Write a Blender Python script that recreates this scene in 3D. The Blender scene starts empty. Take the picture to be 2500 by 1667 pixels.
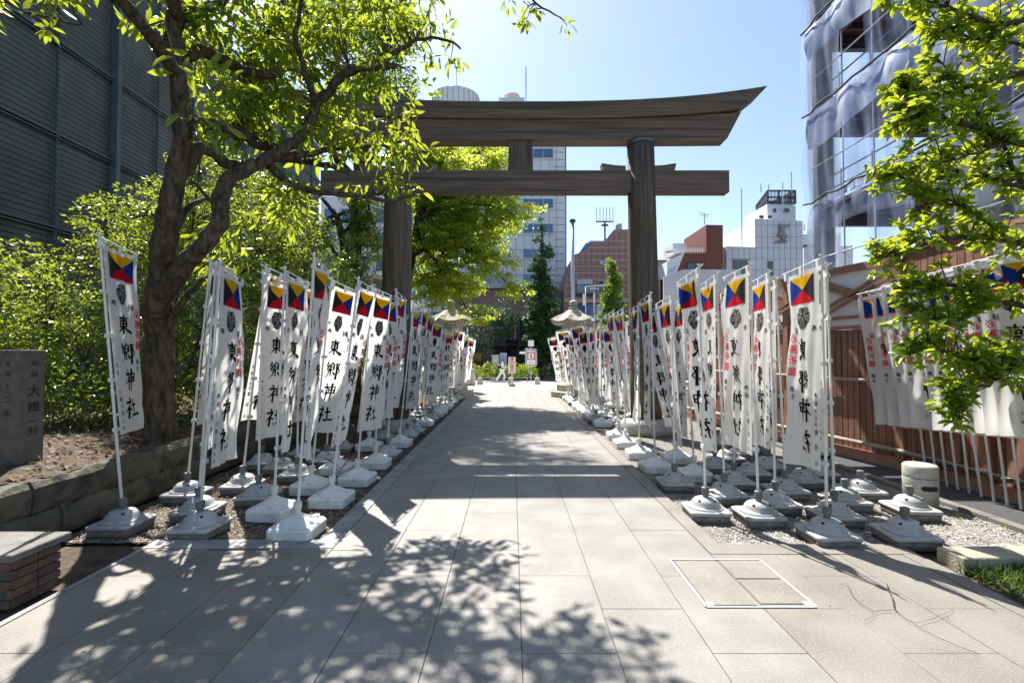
import bpy, math, random
import numpy as np
from mathutils import Vector, Matrix, Quaternion

R = math.radians
SC = bpy.context.scene
COL = SC.collection
rnd = random.Random(7)
rng = np.random.default_rng(11)

# ---------------------------------------------------------------- camera, sky, sun, exposure
CAM_H = 1.75
PITCH = math.atan(29.5/1182)
cd = bpy.data.cameras.new('camera'); cam = bpy.data.objects.new('camera', cd); COL.objects.link(cam)
cd.sensor_width = 36; cd.lens = 36*1182/2500; cd.clip_end = 2000; cd.clip_start = 0.05
cam.location = (0, 0, CAM_H); cam.rotation_euler = (math.pi/2+PITCH, 0, 0)
SC.camera = cam

SUN_EL = R(55.5); SUN_AZ = R(-23.5)      # azimuth measured from +Y towards +X
wd = bpy.data.worlds.new('World'); SC.world = wd; wd.use_nodes = True
wn = wd.node_tree.nodes; wl = wd.node_tree.links
wn.clear()
sky = wn.new('ShaderNodeTexSky'); sky.sky_type = 'NISHITA'; sky.sun_disc = False
sky.sun_elevation = SUN_EL; sky.sun_rotation = SUN_AZ; sky.dust_density = 0.8; sky.air_density = 1.0; sky.ozone_density = 0.25
bg = wn.new('ShaderNodeBackground'); bg.inputs['Strength'].default_value = 0.095
wo = wn.new('ShaderNodeOutputWorld')
wl.new(sky.outputs[0], bg.inputs[0]); wl.new(bg.outputs[0], wo.inputs[0])
sd = bpy.data.lights.new('sun', 'SUN'); sd.energy = 5.0; sd.angle = R(0.53); sd.color = (1.0, 0.95, 0.87)
so = bpy.data.objects.new('sun', sd); COL.objects.link(so)
sdir = Vector((math.sin(SUN_AZ)*math.cos(SUN_EL), math.cos(SUN_AZ)*math.cos(SUN_EL), math.sin(SUN_EL)))
so.rotation_euler = (-sdir).to_track_quat('-Z', 'Y').to_euler(); so.location = (-8, 20, 30)
vs = SC.view_settings; vs.view_transform = 'Standard'; vs.look = 'None'; vs.gamma = 1; vs.exposure = 1.22
vs.use_curve_mapping = False
SC.render.engine = 'CYCLES'
SC.cycles.use_denoising = True
SC.cycles.max_bounces = 7; SC.cycles.diffuse_bounces = 4; SC.cycles.transparent_max_bounces = 12
SC.cycles.transmission_bounces = 4; SC.cycles.glossy_bounces = 2
SC.cycles.caustics_reflective = False; SC.cycles.caustics_refractive = False

# ---------------------------------------------------------------- helpers
def at(px, py, Y):
    """place named by photo pixel (2500 wide) and true distance Y"""
    dx = px-1250; dy = py-833.5; F = 1182
    f = F*math.cos(PITCH)+dy*math.sin(PITCH); u = F*math.sin(PITCH)-dy*math.cos(PITCH)
    k = Y/f
    return Vector((dx*k, Y, CAM_H+u*k))
def dt(px, py, Y):
    return at(px*1.06293, py*1.06293, Y)
def gz(Y):
    return 0.0 if Y < 24 else (-.03*(Y-24) if Y < 36 else -.36)

MATS = {}
def _nt(name):
    m = bpy.data.materials.new(name); m.use_nodes = True; m.node_tree.nodes.clear(); MATS[name] = m
    return m, m.node_tree.nodes, m.node_tree.links
def ramp(n, stops):
    r = n.new('ShaderNodeValToRGB'); e = r.color_ramp.elements
    while len(e) < len(stops): e.new(.5)
    for k, (p, c) in enumerate(stops):
        e[k].position = p; e[k].color = (*c[:3], 1)
    return r
def mat(name, c1, c2=None, scale=5., rough=.7, bump=0., bscale=None, metal=0., stretch=(1, 1, 1), coord='Object', detail=4,
        c3=None, s3=30., f3=.35, spec=.5, randv=0., transl=0., lo=.35, hi=.65):
    m, n, l = _nt(name)
    out = n.new('ShaderNodeOutputMaterial'); b = n.new('ShaderNodeBsdfPrincipled')
    b.inputs['Roughness'].default_value = rough; b.inputs['Metallic'].default_value = metal
    b.inputs['Specular IOR Level'].default_value = spec
    l.new(b.outputs[0], out.inputs[0])
    c2 = c2 or c1
    if coord == 'Position':
        g = n.new('ShaderNodeNewGeometry'); src = g.outputs['Position']
    else:
        tc = n.new('ShaderNodeTexCoord'); src = tc.outputs['Object']
    mp = n.new('ShaderNodeMapping'); mp.inputs['Scale'].default_value = stretch; l.new(src, mp.inputs[0])
    nz = n.new('ShaderNodeTexNoise'); nz.inputs['Scale'].default_value = scale; nz.inputs['Detail'].default_value = detail
    l.new(mp.outputs[0], nz.inputs['Vector'])
    r = ramp(n, [(lo, c1), (hi, c2)]); l.new(nz.outputs[0], r.inputs[0])
    col = r.outputs[0]
    if c3:
        n2 = n.new('ShaderNodeTexNoise'); n2.inputs['Scale'].default_value = s3; n2.inputs['Detail'].default_value = 3
        l.new(mp.outputs[0], n2.inputs['Vector'])
        r2 = ramp(n, [(.52, (0, 0, 0)), (.68, (1, 1, 1))]); l.new(n2.outputs[0], r2.inputs[0])
        mul = n.new('ShaderNodeMath'); mul.operation = 'MULTIPLY'; mul.inputs[1].default_value = f3; l.new(r2.outputs[0], mul.inputs[0])
        mx = n.new('ShaderNodeMixRGB'); l.new(mul.outputs[0], mx.inputs[0]); l.new(col, mx.inputs[1]); mx.inputs[2].default_value = (*c3, 1)
        col = mx.outputs[0]
    if randv:
        oi = n.new('ShaderNodeObjectInfo'); mr = n.new('ShaderNodeMapRange')
        mr.inputs[3].default_value = 1-randv; mr.inputs[4].default_value = 1+randv; l.new(oi.outputs['Random'], mr.inputs[0])
        hs = n.new('ShaderNodeHueSaturation'); l.new(mr.outputs[0], hs.inputs['Value']); l.new(col, hs.inputs['Color']); col = hs.outputs[0]
    l.new(col, b.inputs['Base Color'])
    if bump:
        nb = n.new('ShaderNodeTexNoise'); nb.inputs['Scale'].default_value = bscale or scale*6; nb.inputs['Detail'].default_value = 5
        l.new(mp.outputs[0], nb.inputs['Vector'])
        bp = n.new('ShaderNodeBump'); bp.inputs['Strength'].default_value = bump; bp.inputs['Distance'].default_value = .02
        l.new(nb.outputs[0], bp.inputs['Height']); l.new(bp.outputs[0], b.inputs['Normal'])
    if transl:
        t = n.new('ShaderNodeBsdfTranslucent'); l.new(col, t.inputs[0]); ms = n.new('ShaderNodeMixShader'); ms.inputs[0].default_value = transl
        l.new(b.outputs[0], ms.inputs[1]); l.new(t.outputs[0], ms.inputs[2]); l.new(ms.outputs[0], out.inputs[0])
    return m
def leafmat(name, c1, c2, c3, tr=(.3, .45, .03), scale=2.5, rough=.35, mix=.45, spec=.5):
    m, n, l = _nt(name)
    out = n.new('ShaderNodeOutputMaterial'); b = n.new('ShaderNodeBsdfPrincipled'); b.inputs['Roughness'].default_value = rough
    b.inputs['Specular IOR Level'].default_value = spec
    g = n.new('ShaderNodeNewGeometry')
    nz = n.new('ShaderNodeTexNoise'); nz.inputs['Scale'].default_value = scale; nz.inputs['Detail'].default_value = 6; nz.inputs['Roughness'].default_value = .75
    l.new(g.outputs['Position'], nz.inputs['Vector'])
    r = ramp(n, [(.32, c1), (.5, c2), (.68, c3)]); l.new(nz.outputs[0], r.inputs[0]); l.new(r.outputs[0], b.inputs['Base Color'])
    t = n.new('ShaderNodeBsdfTranslucent')
    r2 = ramp(n, [(.32, tuple(x*.55 for x in tr)), (.68, tr)]); l.new(nz.outputs[0], r2.inputs[0]); l.new(r2.outputs[0], t.inputs[0])
    ms = n.new('ShaderNodeMixShader'); ms.inputs[0].default_value = mix
    l.new(b.outputs[0], ms.inputs[1]); l.new(t.outputs[0], ms.inputs[2]); l.new(ms.outputs[0], out.inputs[0])
    return m
def glassmat(name, c, rough=.08):
    m, n, l = _nt(name)
    out = n.new('ShaderNodeOutputMaterial'); b = n.new('ShaderNodeBsdfPrincipled')
    b.inputs['Base Color'].default_value = (*c, 1); b.inputs['Roughness'].default_value = rough; b.inputs['Specular IOR Level'].default_value = .9
    l.new(b.outputs[0], out.inputs[0]); return m
def netmat(name, c, alpha):
    m, n, l = _nt(name)
    out = n.new('ShaderNodeOutputMaterial'); b = n.new('ShaderNodeBsdfDiffuse'); b.inputs[0].default_value = (*c, 1)
    t2 = n.new('ShaderNodeBsdfTranslucent'); t2.inputs[0].default_value = (*c, 1)
    m0 = n.new('ShaderNodeMixShader'); m0.inputs[0].default_value = .5; l.new(b.outputs[0], m0.inputs[1]); l.new(t2.outputs[0], m0.inputs[2])
    t = n.new('ShaderNodeBsdfTransparent'); ms = n.new('ShaderNodeMixShader')
    g = n.new('ShaderNodeNewGeometry'); mp = n.new('ShaderNodeMapping'); mp.inputs['Scale'].default_value = (1.6, 1.6, .35); l.new(g.outputs['Position'], mp.inputs[0])
    nz = n.new('ShaderNodeTexNoise'); nz.inputs['Scale'].default_value = 1.3; nz.inputs['Detail'].default_value = 4; l.new(mp.outputs[0], nz.inputs['Vector'])
    mr = n.new('ShaderNodeMapRange'); mr.inputs[1].default_value = .3; mr.inputs[2].default_value = .7
    mr.inputs[3].default_value = max(0, alpha-.25); mr.inputs[4].default_value = min(1, alpha+.25); l.new(nz.outputs[0], mr.inputs[0])
    l.new(mr.outputs[0], ms.inputs[0]); l.new(t.outputs[0], ms.inputs[1]); l.new(m0.outputs[0], ms.inputs[2]); l.new(ms.outputs[0], out.inputs[0])
    return m

# --- materials
mat('granite_slab', (.185, .178, .165), (.25, .242, .226), scale=2.2, rough=.55, bump=.25, bscale=220, coord='Position', c3=(.42, .41, .385), s3=75, f3=.4, randv=.03)
mat('sand_slab', (.165, .152, .131), (.22, .205, .18), scale=1.8, rough=.6, bump=.25, bscale=200, coord='Position', c3=(.38, .35, .30), s3=75, f3=.45, randv=.035)
mat('kerb_stone', (.22, .22, .22), (.36, .35, .33), scale=3, rough=.7, bump=.3, bscale=120, coord='Position', c3=(.10, .10, .10), s3=24, f3=.5, randv=.1)
mat('joint', (.10, .085, .06), (.16, .13, .10), scale=9, rough=.95)
mat('plaza', (.46, .45, .43), (.56, .55, .52), scale=.8, rough=.75, coord='Position', c3=(.4, .39, .37), s3=12)
mat('soil', (.035, .026, .018), (.10, .072, .048), scale=7, rough=.95, bump=.8, bscale=60, coord='Position', c3=(.22, .17, .11), s3=45)
mat('gravel', (.13, .12, .10), (.27, .25, .22), scale=60, rough=.9, bump=.9, bscale=90, coord='Position', c3=(.06, .05, .04), s3=3.5, f3=.6)
mat('pebble', (.16, .155, .15), (.40, .38, .35), scale=14, rough=.85, coord='Position', lo=.3, hi=.7)
mat('litter', (.07, .04, .02), (.33, .21, .11), scale=18, rough=.7, coord='Position', transl=.2)
mat('asphalt', (.045, .046, .05), (.075, .075, .078), scale=40, rough=.9, bump=.5, bscale=150, coord='Position')
mat('road', (.06, .075, .11), (.08, .10, .14), scale=8, rough=.8, coord='Position')
mat('paint_white', (.74, .74, .74), (.8, .8, .8), scale=5, rough=.6)
mat('wall_stone', (.05, .045, .035), (.15, .135, .10), scale=5, rough=.9, bump=.9, bscale=16, coord='Position', c3=(.05, .07, .03), s3=5, f3=.5, randv=.18)
mat('pillar_stone', (.11, .10, .085), (.16, .145, .125), scale=7, rough=.85, bump=.3, bscale=90, c3=(.20, .19, .17), s3=50, f3=.5)
mat('pillar_light', (.34, .33, .30), (.44, .43, .40), scale=9, rough=.8)
mat('engraving', (.035, .033, .03), rough=.9)
mat('brick', (.10, .062, .045), (.17, .11, .08), scale=12, rough=.9, bump=.4, bscale=70, coord='Position', randv=.15)
mat('mortar', (.10, .095, .085), rough=.95)
mat('coping', (.13, .125, .115), (.20, .19, .175), scale=8, rough=.8, bump=.3, bscale=90, coord='Position')
mat('torii_wood', (.10, .066, .047), (.225, .16, .12), scale=3.2, rough=.66, bump=.5, bscale=22, stretch=(.22, 1.6, 7), detail=9, lo=.3, hi=.7, c3=(.05, .05, .03), s3=1.1, f3=.8, coord='Position')
mat('torii_post', (.055, .038, .028), (.17, .122, .088), scale=9, rough=.7, bump=.6, bscale=36, stretch=(2, 2, .12), detail=9, lo=.3, hi=.7, c3=(.07, .075, .025), s3=3, f3=.6, coord='Position')
mat('copper', (.09, .15, .12), (.16, .27, .22), scale=9, rough=.6)
mat('bark', (.028, .021, .015), (.11, .083, .06), scale=16, rough=.92, bump=1.0, bscale=38, stretch=(1, 1, .3), coord='Position', c3=(.20, .17, .12), s3=22, f3=.4)
mat('bark_dark', (.03, .023, .017), (.09, .068, .05), scale=14, rough=.9, bump=.4, bscale=40, coord='Position')
mat('cloth', (.87, .87, .86), (.91, .91, .895), scale=3, rough=.85, bump=.5, bscale=7, stretch=(1, 1, .35), transl=.6, spec=.1)
mat('cloth_yellow', (.78, .47, .01), rough=.8, transl=.45, spec=.1)
mat('cloth_blue', (.01, .04, .26), rough=.8, transl=.3, spec=.1)
mat('cloth_red', (.55, .006, .02), rough=.8, transl=.35, spec=.1)
mat('cloth_black', (.022, .021, .022), rough=.85, transl=.15, spec=.1)
mat('ink', (.012, .012, .013), rough=.8, spec=.1)
mat('ink_grey', (.22, .22, .24), rough=.8, spec=.1)
mat('ink_red', (.55, .012, .02), rough=.8, spec=.1)
mat('pole_white', (.72, .72, .70), (.78, .78, .76), scale=8, rough=.35)
mat('strap', (.78, .78, .79), rough=.8, transl=.2)
mat('plastic_white', (.66, .69, .66), (.76, .77, .73), scale=5, rough=.42, c3=(.45, .44, .38), s3=11, f3=.55, randv=.08)
mat('plastic_grey', (.36, .37, .375), (.46, .465, .46), scale=5, rough=.5, c3=(.20, .19, .17), s3=9, f3=.6, randv=.14)
mat('tank_side', (.12, .105, .09), (.22, .20, .175), scale=18, rough=.8, c3=(.3, .28, .25), s3=60, f3=.4)
mat('collar_grey', (.11, .115, .125), (.15, .155, .16), scale=9, rough=.5)
mat('collar_white', (.66, .65, .60), rough=.5)
mat('hole', (.02, .02, .02), rough=.9)
mat('slat_metal', (.10, .105, .10), (.14, .145, .14), scale=1.2, rough=.55, metal=.2, coord='Position')
mat('steel_blue', (.075, .10, .115), (.10, .13, .145), scale=2, rough=.5)
mat('facade_dark', (.07, .075, .08), rough=.8)
mat('plank', (.15, .066, .042), (.29, .14, .088), scale=3, rough=.75, bump=.3, bscale=30, stretch=(5, 5, .3), coord='Position', randv=.16)
mat('timber', (.25, .12, .075), (.37, .19, .12), scale=5, rough=.75, coord='Position', bump=.2)
mat('rail_wood', (.24, .20, .165), (.38, .34, .29), scale=8, rough=.8, stretch=(1, .3, 1), coord='Position', bump=.4)
mat('white_panel', (.72, .73, .74), (.80, .80, .80), scale=1.5, rough=.7)
mat('site_steel', (.055, .055, .075), (.10, .10, .125), scale=2, rough=.6)
mat('site_deck', (.12, .07, .07), rough=.8)
mat('sheet_blue', (.12, .20, .42), (.60, .66, .78), scale=1.2, rough=.5, stretch=(1, 1, .2), coord='Position', transl=.35)
mat('rope', (.06, .055, .06), rough=.8)
netmat('netting', (.42, .47, .60), .52)
netmat('netting_thin', (.48, .58, .82), .30)
mat('tower_white', (.66, .68, .70), (.73, .745, .76), scale=.6, rough=.6, coord='Position')
mat('tile_white', (.60, .63, .68), (.68, .70, .74), scale=.5, rough=.45, coord='Position')
mat('groove', (.30, .32, .36), rough=.9)
mat('tile_pink', (.27, .155, .14), (.33, .20, .18), scale=3, rough=.6, coord='Position')
mat('tile_pink_light', (.48, .33, .31), rough=.6)
mat('brick_red', (.15, .052, .038), (.21, .078, .058), scale=25, rough=.8, coord='Position', c3=(.15, .05, .04), s3=60)
mat('concrete', (.42, .41, .38), (.54, .52, .48), scale=2, rough=.85, coord='Position')
mat('dark_metal', (.04, .045, .055), rough=.5)
mat('metal_grey', (.42, .44, .46), (.5, .52, .54), scale=3, rough=.4, metal=.3)
mat('bronze_relief', (.22, .21, .20), (.36, .34, .31), scale=6, rough=.5, metal=.4)
mat('brown_frame', (.075, .05, .05), rough=.6)
glassmat('glass_blue', (.05, .12, .28)); glassmat('glass_dark', (.02, .025, .035)); glassmat('glass_pale', (.35, .45, .52), .15)
mat('lantern_stone', (.37, .345, .29), (.52, .49, .42), scale=6, rough=.9, bump=.4, bscale=50, coord='Position', c3=(.20, .19, .14), s3=7, f3=.5)
mat('paper', (.45, .40, .28), rough=.9)
mat('granite', (.35, .345, .32), (.47, .46, .43), scale=12, rough=.75, bump=.2, bscale=120, coord='Position', c3=(.12, .12, .11), s3=110, f3=.7)
mat('stone_block', (.27, .25, .19), (.37, .35, .27), scale=6, rough=.85, bump=.4, bscale=50, coord='Position')
mat('sign_cream', (.72, .70, .60), rough=.6); mat('sign_red', (.62, .02, .02), rough=.5); mat('sign_white', (.78, .78, .78), rough=.5); mat('sign_blue', (.02, .12, .5), rough=.5)
mat('skin', (.52, .33, .24), rough=.6); mat('hair', (.02, .015, .012), rough=.5); mat('shirt', (.75, .75, .77), rough=.8); mat('trousers', (.70, .70, .70), rough=.8)
mat('bag', (.02, .02, .028), rough=.6); mat('shoe', (.55, .5, .5), rough=.6)
mat('shop_yellow', (.55, .38, .05), (.25, .12, .04), scale=2.5, rough=.7, coord='Position'); mat('awning_red', (.4, .04, .04), rough=.7)
leafmat('leaf_big', (.035, .085, .012), (.07, .135, .018), (.13, .18, .02), tr=(.62, .74, .05), scale=4.5, rough=.3, mix=.48)
leafmat('leaf_shrub', (.02, .06, .01), (.06, .13, .016), (.15, .22, .025), tr=(.62, .74, .06), scale=3.4, rough=.24, mix=.42, spec=1.0)
leafmat('leaf_maple', (.05, .12, .02), (.085, .17, .025), (.14, .22, .03), tr=(.84, .95, .09), scale=1.3, rough=.5, mix=.64)
leafmat('leaf_tall', (.03, .085, .015), (.055, .12, .02), (.09, .16, .025), tr=(.50, .68, .06), scale=1.3, rough=.4, mix=.45)
leafmat('leaf_dark', (.015, .055, .018), (.028, .085, .024), (.05, .12, .03), tr=(.08, .22, .04), scale=1.6, rough=.5, mix=.28)
leafmat('leaf_bright', (.035, .10, .012), (.09, .19, .018), (.19, .27, .02), tr=(.62, .72, .04), scale=5.5, rough=.3, mix=.5)
leafmat('grass', (.05, .10, .02), (.10, .17, .04), (.2, .24, .09), tr=(.25, .35, .06), scale=9, rough=.5, mix=.35)

class MB:
    def __init__(s): s.v = []; s.f = []; s.m = []; s.mi = 0
    def add(s, vs, fs, M=None):
        o = len(s.v)
        s.v += [tuple(M@Vector(p)) if M else tuple(p) for p in vs]
        s.f += [tuple(i+o for i in f) for f in fs]; s.m += [s.mi]*len(fs)
        return s
    def box(s, c, d, rz=0, M=None, bev=0, rx=0, ry=0):
        x, y, z = d[0]/2, d[1]/2, d[2]/2
        T = Matrix.Translation(c)@Matrix.Rotation(rz, 4, 'Z')@Matrix.Rotation(ry, 4, 'Y')@Matrix.Rotation(rx, 4, 'X')
        if M: T = M@T
        if not bev:
            v = [(-x, -y, -z), (x, -y, -z), (x, y, -z), (-x, y, -z), (-x, -y, z), (x, -y, z), (x, y, z), (-x, y, z)]
            return s.add(v, [(0, 3, 2, 1), (4, 5, 6, 7), (0, 1, 5, 4), (1, 2, 6, 5), (2, 3, 7, 6), (3, 0, 4, 7)], T)
        b = bev
        v = [(-x, -y, -z), (x, -y, -z), (x, y, -z), (-x, y, -z), (-x, -y, z-b), (x, -y, z-b), (x, y, z-b), (-x, y, z-b),
             (-x+b, -y+b, z), (x-b, -y+b, z), (x-b, y-b, z), (-x+b, y-b, z)]
        return s.add(v, [(0, 3, 2, 1), (0, 1, 5, 4), (1, 2, 6, 5), (2, 3, 7, 6), (3, 0, 4, 7), (4, 5, 9, 8), (5, 6, 10, 9), (6, 7, 11, 10), (7, 4, 8, 11), (8, 9, 10, 11)], T)
    def rings(s, rings, cap=True, closed=True):
        n = len(rings[0]); v = [p for r in rings for p in r]; f = []
        for i in range(len(rings)-1):
            for j in range(n if closed else n-1):
                a = i*n+j; b = i*n+(j+1) % n; f.append((a, b, b+n, a+n))
        if cap: f.append(tuple(range(n-1, -1, -1))); f.append(tuple(range((len(rings)-1)*n, len(rings)*n)))
        return s.add(v, f)
    def lathe(s, prof, n=12, c=(0, 0, 0), ph=0, M=None, sq=(1, 1)):
        rs = []
        for r, z in prof:
            ring = [Vector((c[0]+r*sq[0]*math.cos(2*math.pi*k/n+ph), c[1]+r*sq[1]*math.sin(2*math.pi*k/n+ph), c[2]+z)) for k in range(n)]
            rs.append([M@p for p in ring] if M else ring)
        return s.rings(rs)
    def tube(s, pts, rad, n=6, cap=True):
        pts = [Vector(p) for p in pts]
        if not hasattr(rad, '__len__'): rad = [rad]*len(pts)
        rs = []; u = None
        for i, p in enumerate(pts):
            d = (pts[min(i+1, len(pts)-1)]-pts[max(i-1, 0)])
            d = d.normalized() if d.length > 1e-9 else Vector((0, 0, 1))
            if u is None:
                u = d.orthogonal().normalized()
            else:
                u = (u-d*u.dot(d)); u = u.normalized() if u.length > 1e-6 else d.orthogonal().normalized()
            w = d.cross(u)
            rs.append([p+rad[i]*(math.cos(2*math.pi*k/n)*u+math.sin(2*math.pi*k/n)*w) for k in range(n)])
        return s.rings(rs, cap)
    def prism(s, poly, y0, y1, ax='Y'):
        """outline in X,Z pushed from y0 to y1 (ax Y) or outline X,Y pushed in Z"""
        n = len(poly)
        if ax == 'Y': v = [(p[0], y0, p[1]) for p in poly]+[(p[0], y1, p[1]) for p in poly]
        elif ax == 'X': v = [(y0, p[0], p[1]) for p in poly]+[(y1, p[0], p[1]) for p in poly]
        else: v = [(p[0], p[1], y0) for p in poly]+[(p[0], p[1], y1) for p in poly]
        f = [tuple(range(n)), tuple(range(2*n-1, n-1, -1))]+[(i, i+n, (i+1) % n+n, (i+1) % n) for i in range(n)]
        return s.add(v, f)
    def mesh(s, name, mats, smooth=False):
        me = bpy.data.meshes.new(name); me.from_pydata(s.v, [], s.f)
        for k in ([mats] if isinstance(mats, str) else mats): me.materials.append(MATS[k])
        if max(s.m, default=0): me.polygons.foreach_set('material_index', s.m)
        if smooth: me.polygons.foreach_set('use_smooth', [True]*len(s.f))
        me.update(); return me
    def build(s, name, mats, parent=None, smooth=False, loc=None):
        return ob(name, s.mesh(name, mats, smooth), parent, loc)
def ob(name, me, parent=None, loc=None, M=None):
    o = bpy.data.objects.new(name, me); COL.objects.link(o)
    if parent is not None: o.parent = parent
    if loc is not None: o.location = loc
    if M is not None: o.matrix_basis = M
    return o
def tag(o, label=None, cat=None, group=None, kind=None):
    if label: o['label'] = label
    if cat: o['category'] = cat
    if group: o['group'] = group
    if kind: o['kind'] = kind
    return o
def empty(name, loc=(0, 0, 0), rz=0, label=None, cat=None, group=None):
    o = bpy.data.objects.new(name, None); COL.objects.link(o); o.location = loc; o.rotation_euler = (0, 0, rz); o.empty_display_size = .1
    return tag(o, label, cat, group)
def structure(name, mb, m, smooth=False):
    return tag(mb.build(name, m, smooth=smooth), kind='structure')
def world_part(mb, name, m, root, smooth=False):
    """a part given in world coordinates under an Empty that may be placed elsewhere"""
    o = mb.build(name, m, root, smooth)
    o.matrix_basis = (Matrix.Translation(root.location)@Matrix.Rotation(root.rotation_euler[2], 4, 'Z')).inverted()
    return o
def arrmesh(name, V, F, m, smooth=False):
    """numpy vertices and same-size faces to a mesh"""
    me = bpy.data.meshes.new(name); nf, k = F.shape
    me.vertices.add(len(V)); me.vertices.foreach_set('co', np.ascontiguousarray(V, dtype=np.float32).ravel())
    me.loops.add(nf*k); me.loops.foreach_set('vertex_index', np.ascontiguousarray(F, dtype=np.int32).ravel())
    me.polygons.add(nf); me.polygons.foreach_set('loop_start', np.arange(0, nf*k, k, dtype=np.int32)); me.polygons.foreach_set('loop_total', np.full(nf, k, dtype=np.int32))
    me.materials.append(MATS[m]); me.update(calc_edges=True)
    if smooth: me.polygons.foreach_set('use_smooth', [True]*nf)
    return me

# ================================================================= GROUND
m = MB()
ys = [-6, 24, 36, 60, 90, 600]
for x0, x1 in ((-400, 400),):
    for a, b in zip(ys[:-1], ys[1:]):
        m.add([(x0, a, gz(a)-.06), (x1, a, gz(a)-.06), (x1, b, gz(b)-.06), (x0, b, gz(b)-.06)], [(0, 1, 2, 3)])
structure('ground', m, 'soil')

# path and apron: every slab is a piece on a dark bed
H = CAM_H
cols = [-3.28, -2.725, -2.167, -1.61, -1.055, -.499, .058, .616, 1.174, 1.733]
m = MB(); m.add([(-3.34, -1, -.007), (3.55, -1, -.007), (3.55, 4.3, -.007), (-3.34, 4.3, -.007)], [(0, 1, 2, 3)])
m.add([(-1.82, 4.3, -.007), (1.9, 4.3, -.007), (1.9, 24, -.007), (-1.82, 24, -.007)], [(0, 1, 2, 3)])
path = structure('path', m, 'joint')
slabmesh = {}
def slab(x0, x1, y0, y1, m_, parent, z=0.0):
    g = .005
    key = (round(x1-x0, 3), round(y1-y0, 3), m_)
    if key not in slabmesh:
        b = MB(); b.box((0, 0, -.012), (key[0]-.005, key[1]-.002, .024), bev=.002); slabmesh[key] = b.mesh('slab', m_)
    o = ob('slab', slabmesh[key], parent); o.location = ((x0+x1)/2, (y0+y1)/2, z+rnd.uniform(-.0012, .0012))
xs = [-3.28, -2.725, -2.167, -1.61, -1.055, -.499, .058, .616, 1.174, 1.733, 2.29, 2.848, 3.40]
PL = .987
for i in range(len(xs)-1):
    inner = 3 <= i <= 8
    off = 2.876 - PL*4 + (PL/2 if i % 2 == 1 else 0)
    top = 24.0 if inner else (4.27 if i > 8 else 4.40)
    y = off
    while y < top-.01:
        a = max(y, -.9); b = min(y+PL, top)
        if b-a > .05:
            slab(xs[i], xs[i+1], a, b, 'granite_slab' if inner else 'sand_slab', path)
        y += PL
for (x0, x1, y0, y1, hor) in ((-1.81, -1.612, 4.42, 24, 0), (1.737, 1.90, 4.28, 24, 0), (3.404, 3.55, -.9, 4.27, 0), (-3.34, -3.284, -.9, 4.4, 0)):
    y = y0
    while y < y1-.05:
        b = min(y+1.2, y1); slab(x0, x1, y, b, 'kerb_stone' if x1 < 0 else 'sand_slab', path, .003); y = b
x = 1.737
for x1 in (2.6, 3.2, 3.55): slab(x, x1, 4.27, 4.49, 'sand_slab', path, .004); x = x1
x = -3.34
for x1 in (-2.5, -1.61): slab(x, x1, 4.40, 4.60, 'kerb_stone', path, .004); x = x1

# inspection cover let into the right apron
cov = empty('inspection_cover', (1.72, 3.77, .004), label='square paved inspection cover with a pale metal rim in the right side of the apron', cat='inspection cover')
m = MB(); w, d = .76, .77
for (cx, cy, sx, sy) in ((0, d/2, w, .035), (0, -d/2, w, .035), (-w/2, 0, .035, d), (w/2, 0, .035, d)): m.box((cx, cy, .0), (min(sx, w) if sx > .1 else .02, min(sy, d) if sy > .1 else .02, .007))
m.box((-w/2+.04, -d/2+.04, .001), (.05, .05, .007)); m.box((w/2-.04, -d/2+.04, .001), (.05, .05, .007))
m.build('rim', 'pillar_light', cov)
m = MB(); m.box((-w/4+.005, 0, -.001), (w/2-.04, d-.05, .008)); m.build('slab', 'sand_slab', cov)
m = MB(); m.box((w/4, -.2+.02, -.001), (w/2-.04, d/2-.06, .008)); m.build('slab', 'sand_slab', cov)
m = MB(); m.box((w/4, .2, -.001), (w/2-.04, d/2-.06, .008)); m.build('slab', 'sand_slab', cov)

# plaza beyond the path, street, kerbs
m = MB()
for a, b in ((24, 30), (30, 36)): m.add([(-9, a, gz(a)+.0), (9, a, gz(a)+.0), (9, b, gz(b)), (-9, b, gz(b))], [(0, 1, 2, 3)])
m.add([(-60, 36, -.36), (60, 36, -.36), (60, 38.4, -.36), (-60, 38.4, -.36)], [(0, 1, 2, 3)])
structure('plaza', m, 'plaza')
m = MB(); m.add([(-120, 38.5, -.47), (120, 38.5, -.47), (120, 49.5, -.47), (-120, 49.5, -.47)], [(0, 1, 2, 3)]); structure('road', m, 'road')
m = MB(); m.box((0, 38.45, -.43), (240, .12, .16)); m.box((0, 49.6, -.43), (240, .12, .16)); structure('street_kerb', m, 'kerb_stone')
m = MB(); m.box((0, 51, -.40), (240, 2.8, .1)); structure('far_pavement', m, 'plaza')
m = MB()
for xx in range(-20, 22, 4): m.box((xx, 43.8, -.466), (2.2, .13, .004))
m.box((0, 39.4, -.466), (60, .12, .004))
structure('road_marking', m, 'paint_white')

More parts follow.
